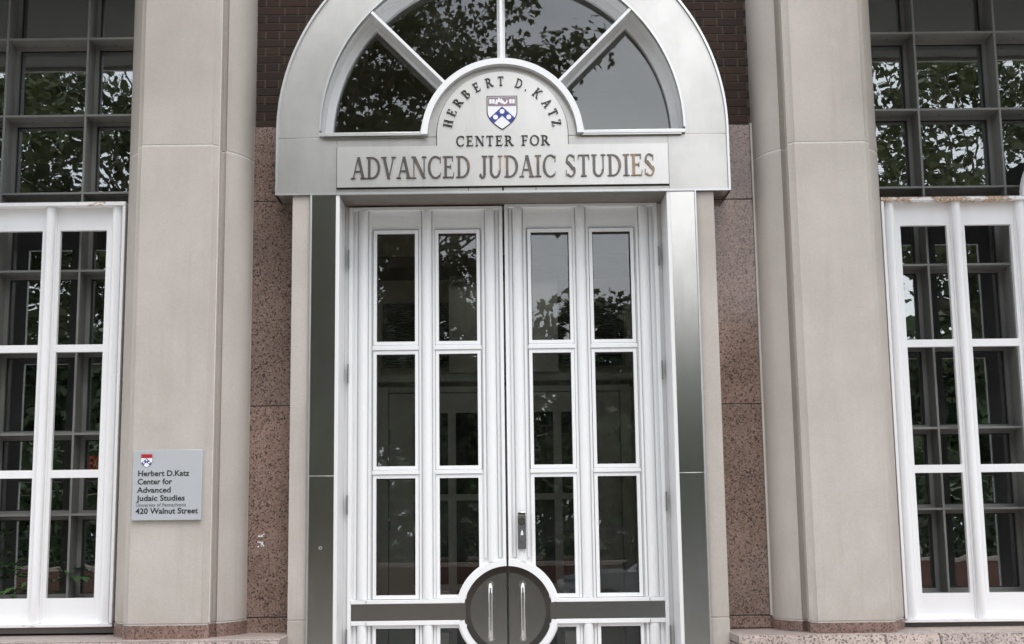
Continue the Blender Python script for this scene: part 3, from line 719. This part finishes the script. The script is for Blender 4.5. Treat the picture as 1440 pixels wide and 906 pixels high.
def door(s, lab, top):
    t = thing('entrance_door', (s*.914, 7.64, .06), lab, 'door')
    X = lambda a: s*a
    A = lambda mb, a, b, *r: mb.box(s*a, s*b, *r)
    cols = ((.161, .386), (.526, .751))
    holes = []
    for (a, b) in cols:
        for (z0, z1) in ROWS:
            if a < .3 and z0 > 1.1 and z0 < 1.3: holes.append((a, b, 1.187, z1))
            elif z1 < 1.1: holes.append((a, b, z0, z1))
            else: holes.append((a, b, z0, z1))
    # outer flange frame
    fr = MB(); A(fr, .892, .914, 7.64, 7.70, .06, top); A(fr, .006, .026, 7.64, 7.70, CZ+.28, top); A(fr, .006, .026, 7.64, 7.70, .06, CZ-.28)
    A(fr, .026, .892, 7.64, 7.70, top-.020, top); A(fr, .026, .892, 7.64, 7.70, .06, .085)
    fr.build('leaf_frame', 'white', t, bevel=.002)
    # backing sheet with the pane holes
    hs = [(s*a, s*b, c, d) if s > 0 else (-b, -a, c, d) for a, b, c, d in holes]
    bk = MB(); x0, x1 = (.026, .892) if s > 0 else (-.892, -.026)
    plate_with_holes(bk, x0, x1, .085, top-.02, 7.672, 7.700, hs)
    bk.build('leaf_panel', 'white', t)
    # vertical flutes beside each column
    for c in (.082, .4555, .831):
        sp = MB()
        top_z, seg = top-.021, ((CZ+.3, top-.021), (.09, CZ-.3)) if c < .2 else ((1.166, top-.021), (.09, 1.020))
        for z0, z1 in seg:
            A(sp, c-.047, c-.034, 7.661, 7.672, z0, z1); A(sp, c+.034, c+.047, 7.661, 7.672, z0, z1)
        sp.build('stile_strip', 'white', t)
        for z0, z1 in (((CZ+math.sqrt(.288**2-c*c)+.0, top-.021), (.09, CZ-math.sqrt(.288**2-c*c))) if c < .2 else ((1.164, top-.021), (.09, 1.021))):
            MB().tube((s*c, 7.664, z0), (s*c, 7.664, z1), .0285, n=24).build('round_column', 'white', t)
    # pane mouldings, rails, panes
    for (a, b) in cols:
        for k, (z0, z1) in enumerate(ROWS):
            cut = a < .3 and k >= 2
            if not cut:
                mo = MB(); hh = [(s*a+.0, s*b, z0, z1)] if s > 0 else [(-b, -a, z0, z1)]
                xa, xb = (a-.020, b+.020) if s > 0 else (-b-.020, -a+.020)
                plate_with_holes(mo, xa, xb, z0-.021, z1+.021, 7.655, 7.671, hh)
                mo.build('pane_moulding', 'white', t, bevel=.0015)
                ou = MB(); plate_with_holes(ou, xa-.004, xb+.004, z0-.025, z1+.026, 7.664, 7.6715, [(xa-.0005, xb+.0005, z0-.0215, z1+.0215)])
                ou.build('moulding_joint', 'joint_grey', t)
            else:
                mo = MB(); up = k == 2
                A(mo, a-.020, a, 7.655, 7.671, *( (CZ+.235, z1+.021) if up else (z0-.021, CZ-.235)))
                A(mo, b, b+.020, 7.655, 7.671, z0-.021, z1+.021)
                A(mo, a, b, 7.655, 7.671, *((z1, z1+.021) if up else (z0-.021, z0)))
                A(mo, .235, b, 7.655, 7.671, *((z0-.021, z0) if up else (z1, z1+.021)))
                mo.build('pane_moulding', 'white', t)
            P = circ_clip(a, b, z0, z1, .288) if cut else [(a, z0), (b, z0), (b, z1), (a, z1)]
            MB().prism_y([(s*x, z) for x, z in P], 7.690, 7.696).build('pane', 'glass_door', t, smooth=False)
            g = MB(); A(g, a+.0005, a+.004, 7.672, 7.690, z0, z1); A(g, b-.004, b-.0005, 7.672, 7.690, z0, z1); A(g, a+.004, b-.004, 7.672, 7.690, z1-.006, z1-.0005)
            if not cut: g.build('gasket', 'blk_gasket', t)
        for k in range(2):
            zt, zb = ROWS[k][0], ROWS[k+1][1]
            rr = MB(); A(rr, a-.022, b+.022, 7.648, 7.654, (zt+zb)/2-.012, (zt+zb)/2+.012); A(rr, a-.020, b+.020, 7.6545, 7.671, zb+.0225, zt-.0225)
            rr.build('rail', 'white', t, bevel=.0015)
    # cross band with ring and push disc
    bd = MB(); A(bd, .24, .890, 7.652, 7.671, CZ-.047, CZ+.047); bd.build('cross_band', 'steel_dark', t)
    st = MB()
    for z0, z1 in ((CZ+.0475, CZ+.069), (CZ-.072, CZ-.0475)): A(st, .272, .892, 7.637, 7.671, z0, z1)
    st.build('band_trim', 'white', t, bevel=.002)
    for sg_ in (1, -1):
        q = math.degrees(math.asin(.05/.27))
        a0, a1 = (q, 88.8) if sg_ > 0 else (-88.8, -q)
        if s < 0: a0, a1 = 180-a1, 180-a0
        MB().arc(0, CZ, .252, .287, a0, a1, 7.636, 7.69, 30).build('disc_trim', 'white', t)
        MB().arc(0, CZ, .2875, .296, a0+(1 if sg_ > 0 else 0), a1, 7.652, 7.69, 30).build('disc_trim_step', 'white', t)
    def half(R, y0, y1, nm, mt, r0=None):
        a = math.degrees(math.asin(.006/R)); pts = []
        for i in range(41):
            an = math.radians(-90+a+(180-2*a)*i/40); pts.append((s*R*math.cos(an), CZ+R*math.sin(an)))
        return MB().prism_y(pts, y0, y1).build(nm, mt, t)
    half(.251, 7.658, 7.70, 'disc_groove', 'steel_ring')
    half(.214, 7.640, 7.657, 'push_disc', 'scuffed')
    hx = s*.098 if s < 0 else .084
    hp = [(hx, 7.640, CZ+.150), (hx, 7.60, CZ+.150), (hx, 7.585, CZ+.145), (hx, 7.576, CZ+.134), (hx, 7.575, CZ+.10), (hx, 7.575, CZ-.10), (hx, 7.576, CZ-.134), (hx, 7.585, CZ-.145), (hx, 7.60, CZ-.150), (hx, 7.640, CZ-.150)]
    hd = MB().sweep(hp, .0138, 14).build('pull_handle', 'chrome', t)
    for q in (-1, 1): MB().tube((hx, 7.639, CZ+q*.150), (hx, 7.633, CZ+q*.150), .02, n=18).build('rose', 'chrome', hd)
    for z in (3.14, 2.46, 1.70, .95, .30):
        MB().box(s*.9125, s*.9195, 7.632, 7.66, z-.055, z+.055).build('hinge', 'lock', t)
    for z in (CZ+.05, CZ-.07):
        MB().box(s*.804, s*.8065, 7.6355, 7.64, z, z+.018).build('trim_seam', 'blk_gasket', t)
    return t
door(-1, 'left white entrance door with one pull handle and no lock', 3.453)
dr = door(1, 'right white entrance door with the keyed lock plate', 3.462)
lk = box('lock_plate', 'lock', dr, .060, .1085, 7.622, 7.650, 1.440, 1.628, bevel=.002)
box('lock_cap', 'chrome', lk, .0605, .108, 7.614, 7.650, 1.6285, 1.650, bevel=.003)
MB().disc(.0845, 1.595, .0165, 7.616, 7.6215, 20).build('key_cylinder', 'chrome', lk)
MB().arc(.0845, 1.595, .0168, .0195, 0, 360, 7.618, 7.6215, 24).build('cylinder_ring', 'black', lk)
MB().box(.083, .086, 7.615, 7.6158, 1.585, 1.60).build('keyhole', 'black', lk)
MB().prism_y([(.0845, 1.475), (.097, 1.505), (.092, 1.535), (.0845, 1.552), (.077, 1.535), (.072, 1.505)], 7.604, 7.6215).build('thumb_turn', 'lock', lk, bevel=.003)
MB().prism_y([(.0845, 1.516), (.092, 1.522), (.090, 1.535), (.0845, 1.549), (.079, 1.535), (.077, 1.522)], 7.598, 7.6035).build('thumb_tip', 'sh_white', lk)
struct(box('door_step', 'granite_top', None, -1.105, 1.105, 6.9, 7.8, 0.004, .055, bevel=.008))

# ------------------------------------------------------------------ white window grilles
def grille(s, dz, lab, headmat, botmat):
    t = thing('window_grille', (s*3.4, 7.55, 1.0), lab, 'grille', None)
    A = lambda mb, a, b, y0, y1, z0, z1: mb.box(s*a, s*b, y0, y1, z0+dz, z1+dz)
    x0, x1 = 2.206, 4.60; top, bot = 3.457, 1.028
    holes = []; rows = [(2.624, 3.300), (1.902, 2.581), (1.184, 1.857)]
    for k in range(6):
        a = 2.328+k*.3765; b = a+.271
        for z0, z1 in rows: holes.append((a, b, z0+dz, z1+dz) if s > 0 else (-b, -a, z0+dz, z1+dz))
    pm = MB(); plate_with_holes(pm, *( (x0+.018, x1-.018) if s > 0 else (-x1+.018, -x0-.018)), bot+.018+dz, top-.022+dz, 7.562, 7.592, holes)
    pm.build('grille_plate', 'grille', t, bevel=.0012)
    h = MB(); A(h, x0, x1, 7.50, 7.60, top-.022, top); h.build('head_flange', headmat, t, bevel=.002)
    h = MB(); A(h, x0, x1, 7.508, 7.60, bot, bot+.018); h.build('bottom_flange', botmat, t, bevel=.002)
    for a, b in ((x0, x0+.017), (x1-.017, x1)):
        h = MB(); A(h, a, b, 7.503, 7.60, bot+.0185, top-.0225); h.build('side_flange', 'grille', t, bevel=.002)
    for k in range(7):
        c = 2.262 if k == 0 else (2.328+k*.3765-.0527 if k < 6 else 4.55)
        MB().tube((s*c, 7.545, bot+.019+dz), (s*c, 7.545, top-.023+dz), .0265, n=24).build('round_rod', 'grille', t)
        sp = MB(); A(sp, c-.034, c+.034, 7.552, 7.5615, bot+.02, top-.024); sp.build('rod_backing', 'grille', t)
    h = MB(); A(h, x0, x1, 7.56, 7.66, .992, bot-.004); h.build('bottom_track', 'grey', t)
    h = MB(); A(h, x0, x1, 7.575, 7.66, .980, .991); h.build('track_gap', 'black', t)
    MB().disc(s*3.425, top+.002+dz, .385, 7.52, 7.56, 48, 0, 180).build('round_crest', 'grille', t)
    MB().arc(s*3.425, top+.002+dz, .345, .384, 0, 180, 7.505, 7.5195, 48).build('crest_trim', 'grille', t)
    return t
grille(-1, .014, 'white painted metal grille of upright rods over the left window, beside the plaque column', 'rust_some', 'rust_some')
grille(1, -.015, 'white painted metal grille over the right window with a rusty head rail', 'rust_head', 'rust_some')

# ------------------------------------------------------------------ grey gridded windows
def gridwin(s, dz, lab):
    t = thing('grid_window', (s*3.4, 7.8, 1.0), lab, 'window')
    vx = [2.034, 2.525, 3.017, 3.509, 4.0, 4.49, 4.98]; hz = [1.172, 1.653, 2.120, 2.614, 3.090, 3.565, 4.049, 4.537, 5.02]
    zb, zt = hz[0]+dz, hz[-1]+dz
    for x in vx:
        MB().box(s*(x-.0065), s*(x+.0065), 7.70, 7.832, zb, zt).build('upright_fin', 'grey', t, bevel=.001)
    for z in hz:
        MB().box(s*2.02, s*4.98, 7.7015, 7.833, z+dz-.0065, z+dz+.0065).build('cross_fin', 'grey', t, bevel=.001)
    hb = MB()
    for i in range(len(vx)-1):
        for z in hz[1:]:
            for q in (.32, .72):
                x = s*(vx[i]+(vx[i+1]-vx[i])*q); hb.tube((x, 7.80, z+dz-.0072), (x, 7.80, z+dz-.0066), .0055, n=8)
    hb.build('weep_hole', 'black', t)
    for i in range(len(vx)-1):
        for j in range(len(hz)-1):
            a, b = vx[i]+.0068, vx[i+1]-.0068; c, d = hz[j]+.0068+dz, hz[j+1]-.0068+dz
            xa, xb = (s*a, s*b) if s > 0 else (-b, -a)
            fm = MB(); plate_with_holes(fm, xa, xb, c, d, 7.828, 7.86, [(xa+.026, xb-.026, c+.02, d-.02)])
            f = fm.build('sash', 'grey', t)
            fg = MB(); plate_with_holes(fg, xa+.026, xb-.026, c+.02, d-.02, 7.842, 7.858, [(xa+.034, xb-.034, c+.026, d-.026)]); fg.build('gasket', 'blk_gasket', f)
            MB().box(xa+.033, xb-.033, 7.846, 7.852, c+.025, d-.025).build('pane', 'glass_win', f, smooth=False)
    MB().box(s*2.02, s*4.98, 7.70, 7.86, .98, zb-.008).build('sill_panel', 'grey', t)
    return t
gridwin(-1, .012, 'grey gridded window behind the left white grille')
gridwin(1, -.013, 'grey gridded window behind the right white grille')

# ------------------------------------------------------------------ rooms behind the glass
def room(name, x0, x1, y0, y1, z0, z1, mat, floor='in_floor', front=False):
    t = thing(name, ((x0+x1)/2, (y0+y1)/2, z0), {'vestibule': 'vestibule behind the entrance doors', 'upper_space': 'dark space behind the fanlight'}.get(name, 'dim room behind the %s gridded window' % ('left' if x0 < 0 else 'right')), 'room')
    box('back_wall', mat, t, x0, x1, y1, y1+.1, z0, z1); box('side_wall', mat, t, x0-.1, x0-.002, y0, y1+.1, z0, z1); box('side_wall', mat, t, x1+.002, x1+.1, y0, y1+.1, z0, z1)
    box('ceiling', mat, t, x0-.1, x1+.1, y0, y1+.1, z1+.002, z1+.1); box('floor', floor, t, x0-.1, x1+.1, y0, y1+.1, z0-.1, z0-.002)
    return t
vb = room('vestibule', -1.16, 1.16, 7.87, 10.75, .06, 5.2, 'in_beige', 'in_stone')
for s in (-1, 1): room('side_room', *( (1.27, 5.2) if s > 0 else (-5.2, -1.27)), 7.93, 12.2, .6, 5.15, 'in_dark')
# vestibule details
box('cornice', 'in_white', vb, -1.10, 1.10, 10.60, 10.745, 2.74, 2.80)
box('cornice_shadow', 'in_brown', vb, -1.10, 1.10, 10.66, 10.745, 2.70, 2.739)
box('ceiling_beam', 'in_brown', vb, -1.15, 1.15, 10.2, 10.745, 3.60, 3.69)
MB().box(-.44, .44, 10.55, 10.745, 2.803, 3.597).build('steel_panel', 'steel', vb)
def louvre(s, lab):
    t = thing('louvre_grille', (s*.7, 10.7, 2.9), lab, 'vent')
    a, b = (.447, .99)
    fm = MB(); x0, x1 = (a, b) if s > 0 else (-b, -a); plate_with_holes(fm, x0, x1, 2.87, 3.40, 10.70, 10.742, [(x0+.02, x1-.02, 2.89, 3.38)]); fm.build('frame', 'louvre', t)
    bx = MB().box(-(b-a-.04)/2, (b-a-.04)/2, 0, .03, 0, .012); me = bx.mesh('slat', 'louvre')
    z = 2.895
    while z < 3.37: link('slat', me, t, ((x0+x1)/2, 10.705, z)); z += .024
louvre(-1, 'dark slatted vent above the left inner door'); louvre(1, 'dark slatted vent above the right inner door')
MB().box(-1.02, -.937, 10.62, 10.745, .06, 2.70).build('inner_jamb', 'in_white', vb); MB().box(.937, 1.02, 10.62, 10.745, .06, 2.70).build('inner_jamb', 'in_white', vb)
MB().box(-.936, .936, 10.64, 10.745, 2.655, 2.70).build('inner_head', 'in_white', vb)
def inner_door(s, lab):
    t = thing('inner_door', (s*.93, 10.66, .08), lab, 'door')
    x0, x1 = (.004, .930) if s > 0 else (-.930, -.004)
    hs = []
    for a, b in ((.10, .394), (.458, .735)):
        for z0, z1 in ((1.836, 2.490), (1.125, 1.785), (.30, 1.08)):
            hs.append((a, b, z0, z1) if s > 0 else (-b, -a, z0, z1))
    mb = MB(); plate_with_holes(mb, x0, x1, .08, 2.648, 10.655, 10.70, hs); mb.build('leaf', 'in_white', t, bevel=.003)
    for h in hs: MB().box(h[0]+.001, h[1]-.001, 10.675, 10.681, h[2]+.001, h[3]-.001).build('pane', 'glass_door', t, smooth=False)
    for z in (2.30, 1.62, .5): MB().tube((s*.932, 10.645, z-.06), (s*.932, 10.645, z+.06), .011, n=10).build('hinge', 'lock', t)
inner_door(-1, 'left inner vestibule door, off white with tall panes'); inner_door(1, 'right inner vestibule door, off white with tall panes')
# make the vestibule back wall open behind the inner doors: dark hall
for o in list(vb.children):
    if o.name.startswith('back_wall'): bpy.data.objects.remove(o)
bwm = MB(); plate_with_holes(bwm, -1.16, 1.16, .06, 5.2, 10.75, 10.85, [(-.93, .93, .06, 2.65)]); bwm.build('back_wall', 'in_beige', vb)
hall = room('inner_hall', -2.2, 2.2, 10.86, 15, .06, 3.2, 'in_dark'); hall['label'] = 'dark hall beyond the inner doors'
# exit sign
ex = thing('exit_sign', (-2.5, 8.9, 2.0), 'lit red EXIT sign inside the left window', 'sign')
box('sign_box', 'louvre', ex, -2.765, -2.52, 8.70, 8.74, 1.945, 2.075)
cu = bpy.data.curves.new('t', 'FONT'); cu.body = 'EXIT'; cu.size = .125; cu.extrude = .001; cu.offset = .001
ob = bpy.data.objects.new('t', cu); SC.collection.objects.link(ob); bpy.context.view_layer.update()
me = bpy.data.meshes.new_from_object(ob.evaluated_get(bpy.context.evaluated_depsgraph_get())); bpy.data.objects.remove(ob)
me.transform(Matrix.Translation((-2.738, 8.698, 1.972)) @ Matrix.Rotation(PI/2, 4, 'X') @ Matrix.Diagonal((.40, 1, 1, 1))); me.transform(Matrix.Translation(-wl(ex)))
me.materials.clear(); me.materials.append(M['exit']); link('sign_letters', me, ex)
# potted plants inside the left window
def potted(x, y, z, seed, lab, h=.35):
    t = thing('potted_plant', (x, y, z), lab, 'plant', None); r = random.Random(seed)
    MB().tube((x, y, z), (x, y, z+.16), .08, .11, n=18).build('pot', 'terracotta', t)
    lf = MB(); st = MB()
    for k in range(150):
        a = r.uniform(0, 2*PI); e = r.uniform(.15, 1.2); ln = r.uniform(.35, 1)*h
        d = Vector((math.cos(a)*math.cos(e), math.sin(a)*math.cos(e), math.sin(e))); b = Vector((x, y, z+.15)); tip = b+d*ln
        st.tube(b, tip, .003, .002, n=5); sd_ = d.cross(Vector((0, 0, 1))).normalized(); L_ = r.uniform(.07, .13); W_ = L_*.24
        dn = (d+Vector((0, 0, -.7))).normalized(); m1 = tip+dn*L_*.45+Vector((0, 0, .012)); e1 = tip+dn*L_
        lf.add([tip, m1+sd_*W_, e1, m1-sd_*W_, m1+Vector((0, 0, -.01))], [(0, 1, 4), (1, 2, 4), (2, 3, 4), (3, 0, 4)])
    st.build('stem', 'leaf3', t); lf.build('foliage', 'leaf3', t, smooth=False)
potted(-3.02, 8.06, 1.0, 1, 'leafy green pot plant inside the left window, nearest the picture edge', .50)
potted(-2.60, 8.06, 1.0, 2, 'leafy green pot plant inside the left window, nearest the plaque column', .46)
box('plant_shelf', 'in_white', None, -4.6, -2.2, 7.93, 8.5, .96, .998)
tag(bpy.data.objects['plant_shelf'], 'low shelf holding pot plants inside the left window', 'shelf')

# ------------------------------------------------------------------ trees and park across the street (seen mirrored in glass and steel)
LEAF = np.array([(0, 0), (.28, .10), (.52, .02), (.40, .30), (.58, .62), (.28, .58), (0, 1.05), (-.28, .58), (-.58, .62), (-.40, .30), (-.52, .02), (-.28, .10)])
LTRI = [(0, 1, 11), (1, 2, 3), (11, 9, 10), (1, 3, 9), (1, 9, 11), (3, 4, 5), (9, 7, 8), (3, 5, 7), (3, 7, 9), (5, 6, 7)]
def tree(x, y, trunk_h, cz, rad, ncl, nleaf, lsize, lab, seed, mat='leaf', gx=0, gy=0, name='tree', clsd=.5, inner=0.2):
    rs = np.random.RandomState(seed); t = thing(name, (x, y, -.13), lab, 'tree', 'trees across the street')
    tb = MB(); r0 = .02*trunk_h+.12
    top = Vector((x+gx*.3, y+gy*.3, trunk_h)); tb.sweep([(x, y, -.2), (x, y, .4), (x+gx*.05, y, trunk_h*.5), top], [r0*1.5, r0*1.05, r0*.9, r0*.7], 12)
    cen = Vector((x+gx, y+gy, cz)); C = []
    for k in range(ncl):
        d = rs.normal(size=3); d /= np.linalg.norm(d); q = (inner+(1-inner)*rs.rand())**.6
        p = Vector((cen.x+d[0]*q*rad[0], cen.y+d[1]*q*rad[1], cen.z+d[2]*q*rad[2])); C.append(p)
        if k % 2 == 0:
            mid = top.lerp(p, .5)+Vector(rs.normal(size=3)*.25); tb.sweep([top-Vector((0, 0, rs.rand()*trunk_h*.2)), mid, p], [r0*.32, r0*.16, .012], 5)
    tb.build('trunk', 'bark', t)
    Cn = np.array([tuple(c) for c in C]); idx = rs.randint(0, ncl, nleaf); P = Cn[idx]+np.clip(rs.normal(size=(nleaf, 3)), -1.7, 1.7)*clsd*np.array([1, 1, .62])
    az = rs.rand(nleaf)*2*PI; tl = rs.normal(size=nleaf)*.5+1.05   # leaves hang
    u = np.stack([np.cos(az), np.sin(az), np.zeros(nleaf)], 1)
    v = np.stack([-np.sin(az)*np.cos(tl), np.cos(az)*np.cos(tl), -np.sin(tl)], 1)
    roll = rs.normal(size=nleaf)*.4; un = u*np.cos(roll)[:, None]+v*np.sin(roll)[:, None]; vn = v*np.cos(roll)[:, None]-u*np.sin(roll)[:, None]
    sz = lsize*(.6+.75*rs.rand(nleaf)); nv = len(LEAF)
    V = (P[:, None, :]+un[:, None, :]*(LEAF[None, :, 0, None]*sz[:, None, None])+vn[:, None, :]*(LEAF[None, :, 1, None]*sz[:, None, None])).reshape(-1, 3)-np.array([x, y, -.13])
    Fs = (np.array(LTRI)[None]+(np.arange(nleaf)*nv)[:, None, None]).reshape(-1, 3)
    me = bpy.data.meshes.new('crown'); me.vertices.add(len(V)); me.vertices.foreach_set('co', V.ravel().astype(np.float32))
    me.loops.add(Fs.size); me.loops.foreach_set('vertex_index', Fs.ravel().astype(np.int32))
    me.polygons.add(len(Fs)); me.polygons.foreach_set('loop_start', np.arange(0, Fs.size, 3, dtype=np.int32)); me.polygons.foreach_set('loop_total', np.full(len(Fs), 3, dtype=np.int32))
    me.update(); me.validate(); me.materials.append(M[mat]); link('crown', me, t)
    return t
tree(-4.4, -9.6, 4.2, 9.0, (6.4, 3.0, 4.9), 200, 42000, .125, 'maple across the street mirrored in the left half of the fanlight', 4, gx=0, gy=.6, name='maple_tree', clsd=.38)
tree(-12.5, -9.8, 4.0, 8.4, (4.8, 3.0, 4.0), 110, 21000, .13, 'maple across the street mirrored at the far left', 9, name='maple_tree', clsd=.38)
tree(10.4, -9.6, 4.0, 8.0, (4.6, 3.0, 4.0), 110, 15000, .13, 'maple across the street mirrored in the right window', 14, name='maple_tree', clsd=.38)
far = [(-46, 13.5), (-34, 15), (-23, 14), (-13, 15.5), (-3.5, 14.6), (5.2, 13.2), (13, 12.6), (22, 12.6), (33, 13.4), (45, 14)]
for i, (fx_, h) in enumerate(far):
    tree(fx_, -42-3*(i % 3), 3.0, h*.50, (6.2, 4, h*.47), 80, 6500, .50, '%s of the ten park trees beyond the iron fence, counted from the left' % ['first', 'second', 'third', 'fourth', 'fifth', 'sixth', 'seventh', 'eighth', 'ninth', 'tenth'][i], 30+i, 'leaf2', name='park_tree', clsd=.9, inner=0)
pw = thing('park_wall', (0, -14.6, 0), 'low brick park wall across the street', 'wall')
box('wall_body', 'parkwall', pw, -45, 45, -14.75, -14.4, -.1, .74); box('coping', 'granite_top', pw, -45.05, 45.05, -14.8, -14.35, .743, .84, bevel=.01)
fe = thing('iron_fence', (0, -14.57, .84), 'black iron fence standing on the park wall', 'fence')
me = MB().tube((0, 0, 0), (0, 0, .78), .011, n=6).add(*(lambda q: (q.v, q.f))(MB().tube((0, 0, .78), (0, 0, .86), .02, .002, n=6))).mesh('picket', 'iron')
for k in range(300): link('picket', me, fe, ((k-150)*.14, -14.57, .838))
for z in (.93, 1.52): box('fence_rail', 'iron', fe, -21, 21, -14.585, -14.555, z, z+.035)

# shrubs added behind the fence to keep low sky out of the reflections
rs = np.random.RandomState(77); nl = 26000
hx_ = rs.uniform(-42, 42, nl); hy_ = rs.uniform(-19.5, -16.2, nl); hz_ = rs.rand(nl)**.8*(3.6+.8*np.sin(hx_*.9)+.5*np.sin(hx_*2.3+1))
q_ = MB(); qr = rs.normal(size=(nl, 2, 3))
for k in range(nl):
    p = Vector((hx_[k], hy_[k], hz_[k]-.1)); a = Vector(qr[k, 0]).normalized()*.15; b = Vector(qr[k, 1]).normalized()*.13
    q_.v += [tuple(p+a), tuple(p+b), tuple(p-a), tuple(p-b)]; q_.f.append((4*k, 4*k+1, 4*k+2, 4*k+3))
sb = bpy.data.meshes.new('shrub_screen'); sb.from_pydata(q_.v, [], q_.f); sb.materials.append(M['leaf2'])
tag(link('shrub_screen', sb), 'added dark shrubs behind the iron fence, screening the low sky from reflections', 'shrubs', kind='stuff')

# leafy mass added far behind the park trees to close mirrored sky gaps
rs = np.random.RandomState(78); nl = 20000
wx_ = rs.uniform(-75, 75, nl); wy_ = rs.uniform(-66, -58, nl); wz_ = rs.rand(nl)**.9*(8.6+1.6*np.sin(wx_*.31)+.9*np.sin(wx_*.83+1))
q_ = MB(); qr = rs.normal(size=(nl, 2, 3))
for k in range(nl):
    p = Vector((wx_[k], wy_[k], wz_[k]-.1)); a = Vector(qr[k, 0]).normalized()*.42; b = Vector(qr[k, 1]).normalized()*.36
    q_.v += [tuple(p+a), tuple(p+b), tuple(p-a), tuple(p-b)]; q_.f.append((4*k, 4*k+1, 4*k+2, 4*k+3))
sb = bpy.data.meshes.new('woodland_screen'); sb.from_pydata(q_.v, [], q_.f); sb.materials.append(M['leaf2'])
tag(link('woodland_screen', sb), 'added dark leafy mass far behind the park trees, closing gaps of mirrored sky', 'woodland_screen', kind='stuff')

# parked car
def car(x, y, lab):
    t = thing('parked_car', (x, y, -.12), lab, 'car'); z0 = -.12
    prof = [(-2.15, .30), (-2.2, .55), (-2.1, .78), (-1.55, .88), (-1.05, .93), (-.45, 1.34), (.25, 1.42), (.95, 1.38), (1.55, 1.02), (2.0, .95), (2.15, .75), (2.15, .35)]
    def shell(yy, k): return [(x+px, y+yy, z0+pz if pz < .9 else z0+.9+(pz-.9)*k) for px, pz in prof]
    rings = [shell(-.86, 0.0), shell(-.88, .0), shell(-.72, .92), shell(-.5, 1), shell(0, 1.02), shell(.5, 1), shell(.72, .92), shell(.88, 0), shell(.86, 0)]
    mb = MB(); n_ = len(prof); V = [p for rg in rings for p in rg]
    F = [(i*n_+j, i*n_+(j+1) % n_, (i+1)*n_+(j+1) % n_, (i+1)*n_+j) for i in range(len(rings)-1) for j in range(n_)]+[tuple(range(n_)), tuple(range(len(V)-1, len(V)-n_-1, -1))]
    mb.add(V, F).build('body', 'carpaint', t)
    def q(a, b, y0, y1, nm):
        mb = MB(); mb.add([(x+a[0], y+y0, z0+a[1]), (x+b[0], y+y0*.86, z0+b[1]), (x+b[0], y+y1*.86, z0+b[1]), (x+a[0], y+y1, z0+a[1])], [(0, 1, 2, 3)]); mb.build(nm, 'carglass', t)
    q((-1.06, .97), (-.50, 1.345), -.70, .70, 'windscreen'); q((1.55, 1.06), (1.0, 1.385), -.70, .70, 'rear_window')
    for sd_ in (-1, 1):
        MB().add([(x-.92, y+sd_*.865, z0+.95), (x+.15, y+sd_*.865, z0+.95), (x+.15, y+sd_*.755, z0+1.32), (x-.42, y+sd_*.755, z0+1.28)], [(0, 1, 2, 3)]).build('side_window', 'carglass', t)
        MB().add([(x+.22, y+sd_*.865, z0+.95), (x+1.42, y+sd_*.865, z0+.95), (x+.95, y+sd_*.755, z0+1.30), (x+.22, y+sd_*.755, z0+1.32)], [(0, 1, 2, 3)]).build('side_window', 'carglass', t)
        for wx in (-1.4, 1.35):
            wh = MB().tube((x+wx, y+sd_*.70, z0+.32), (x+wx, y+sd_*.905, z0+.32), .32, n=28).build('wheel', 'tyre', t)
            MB().tube((x+wx, y+sd_*.906, z0+.32), (x+wx, y+sd_*.915, z0+.32), .2, n=20).build('rim', 'chrome', wh)
        MB().box(x-2.21, x-2.1, y+sd_*.78, y+sd_*.5, z0+.60, z0+.72).build('headlight', 'lamp', t, bevel=.02)
car(3.2, -9.2, 'silver car parked along the far kerb, mirrored in the right door')
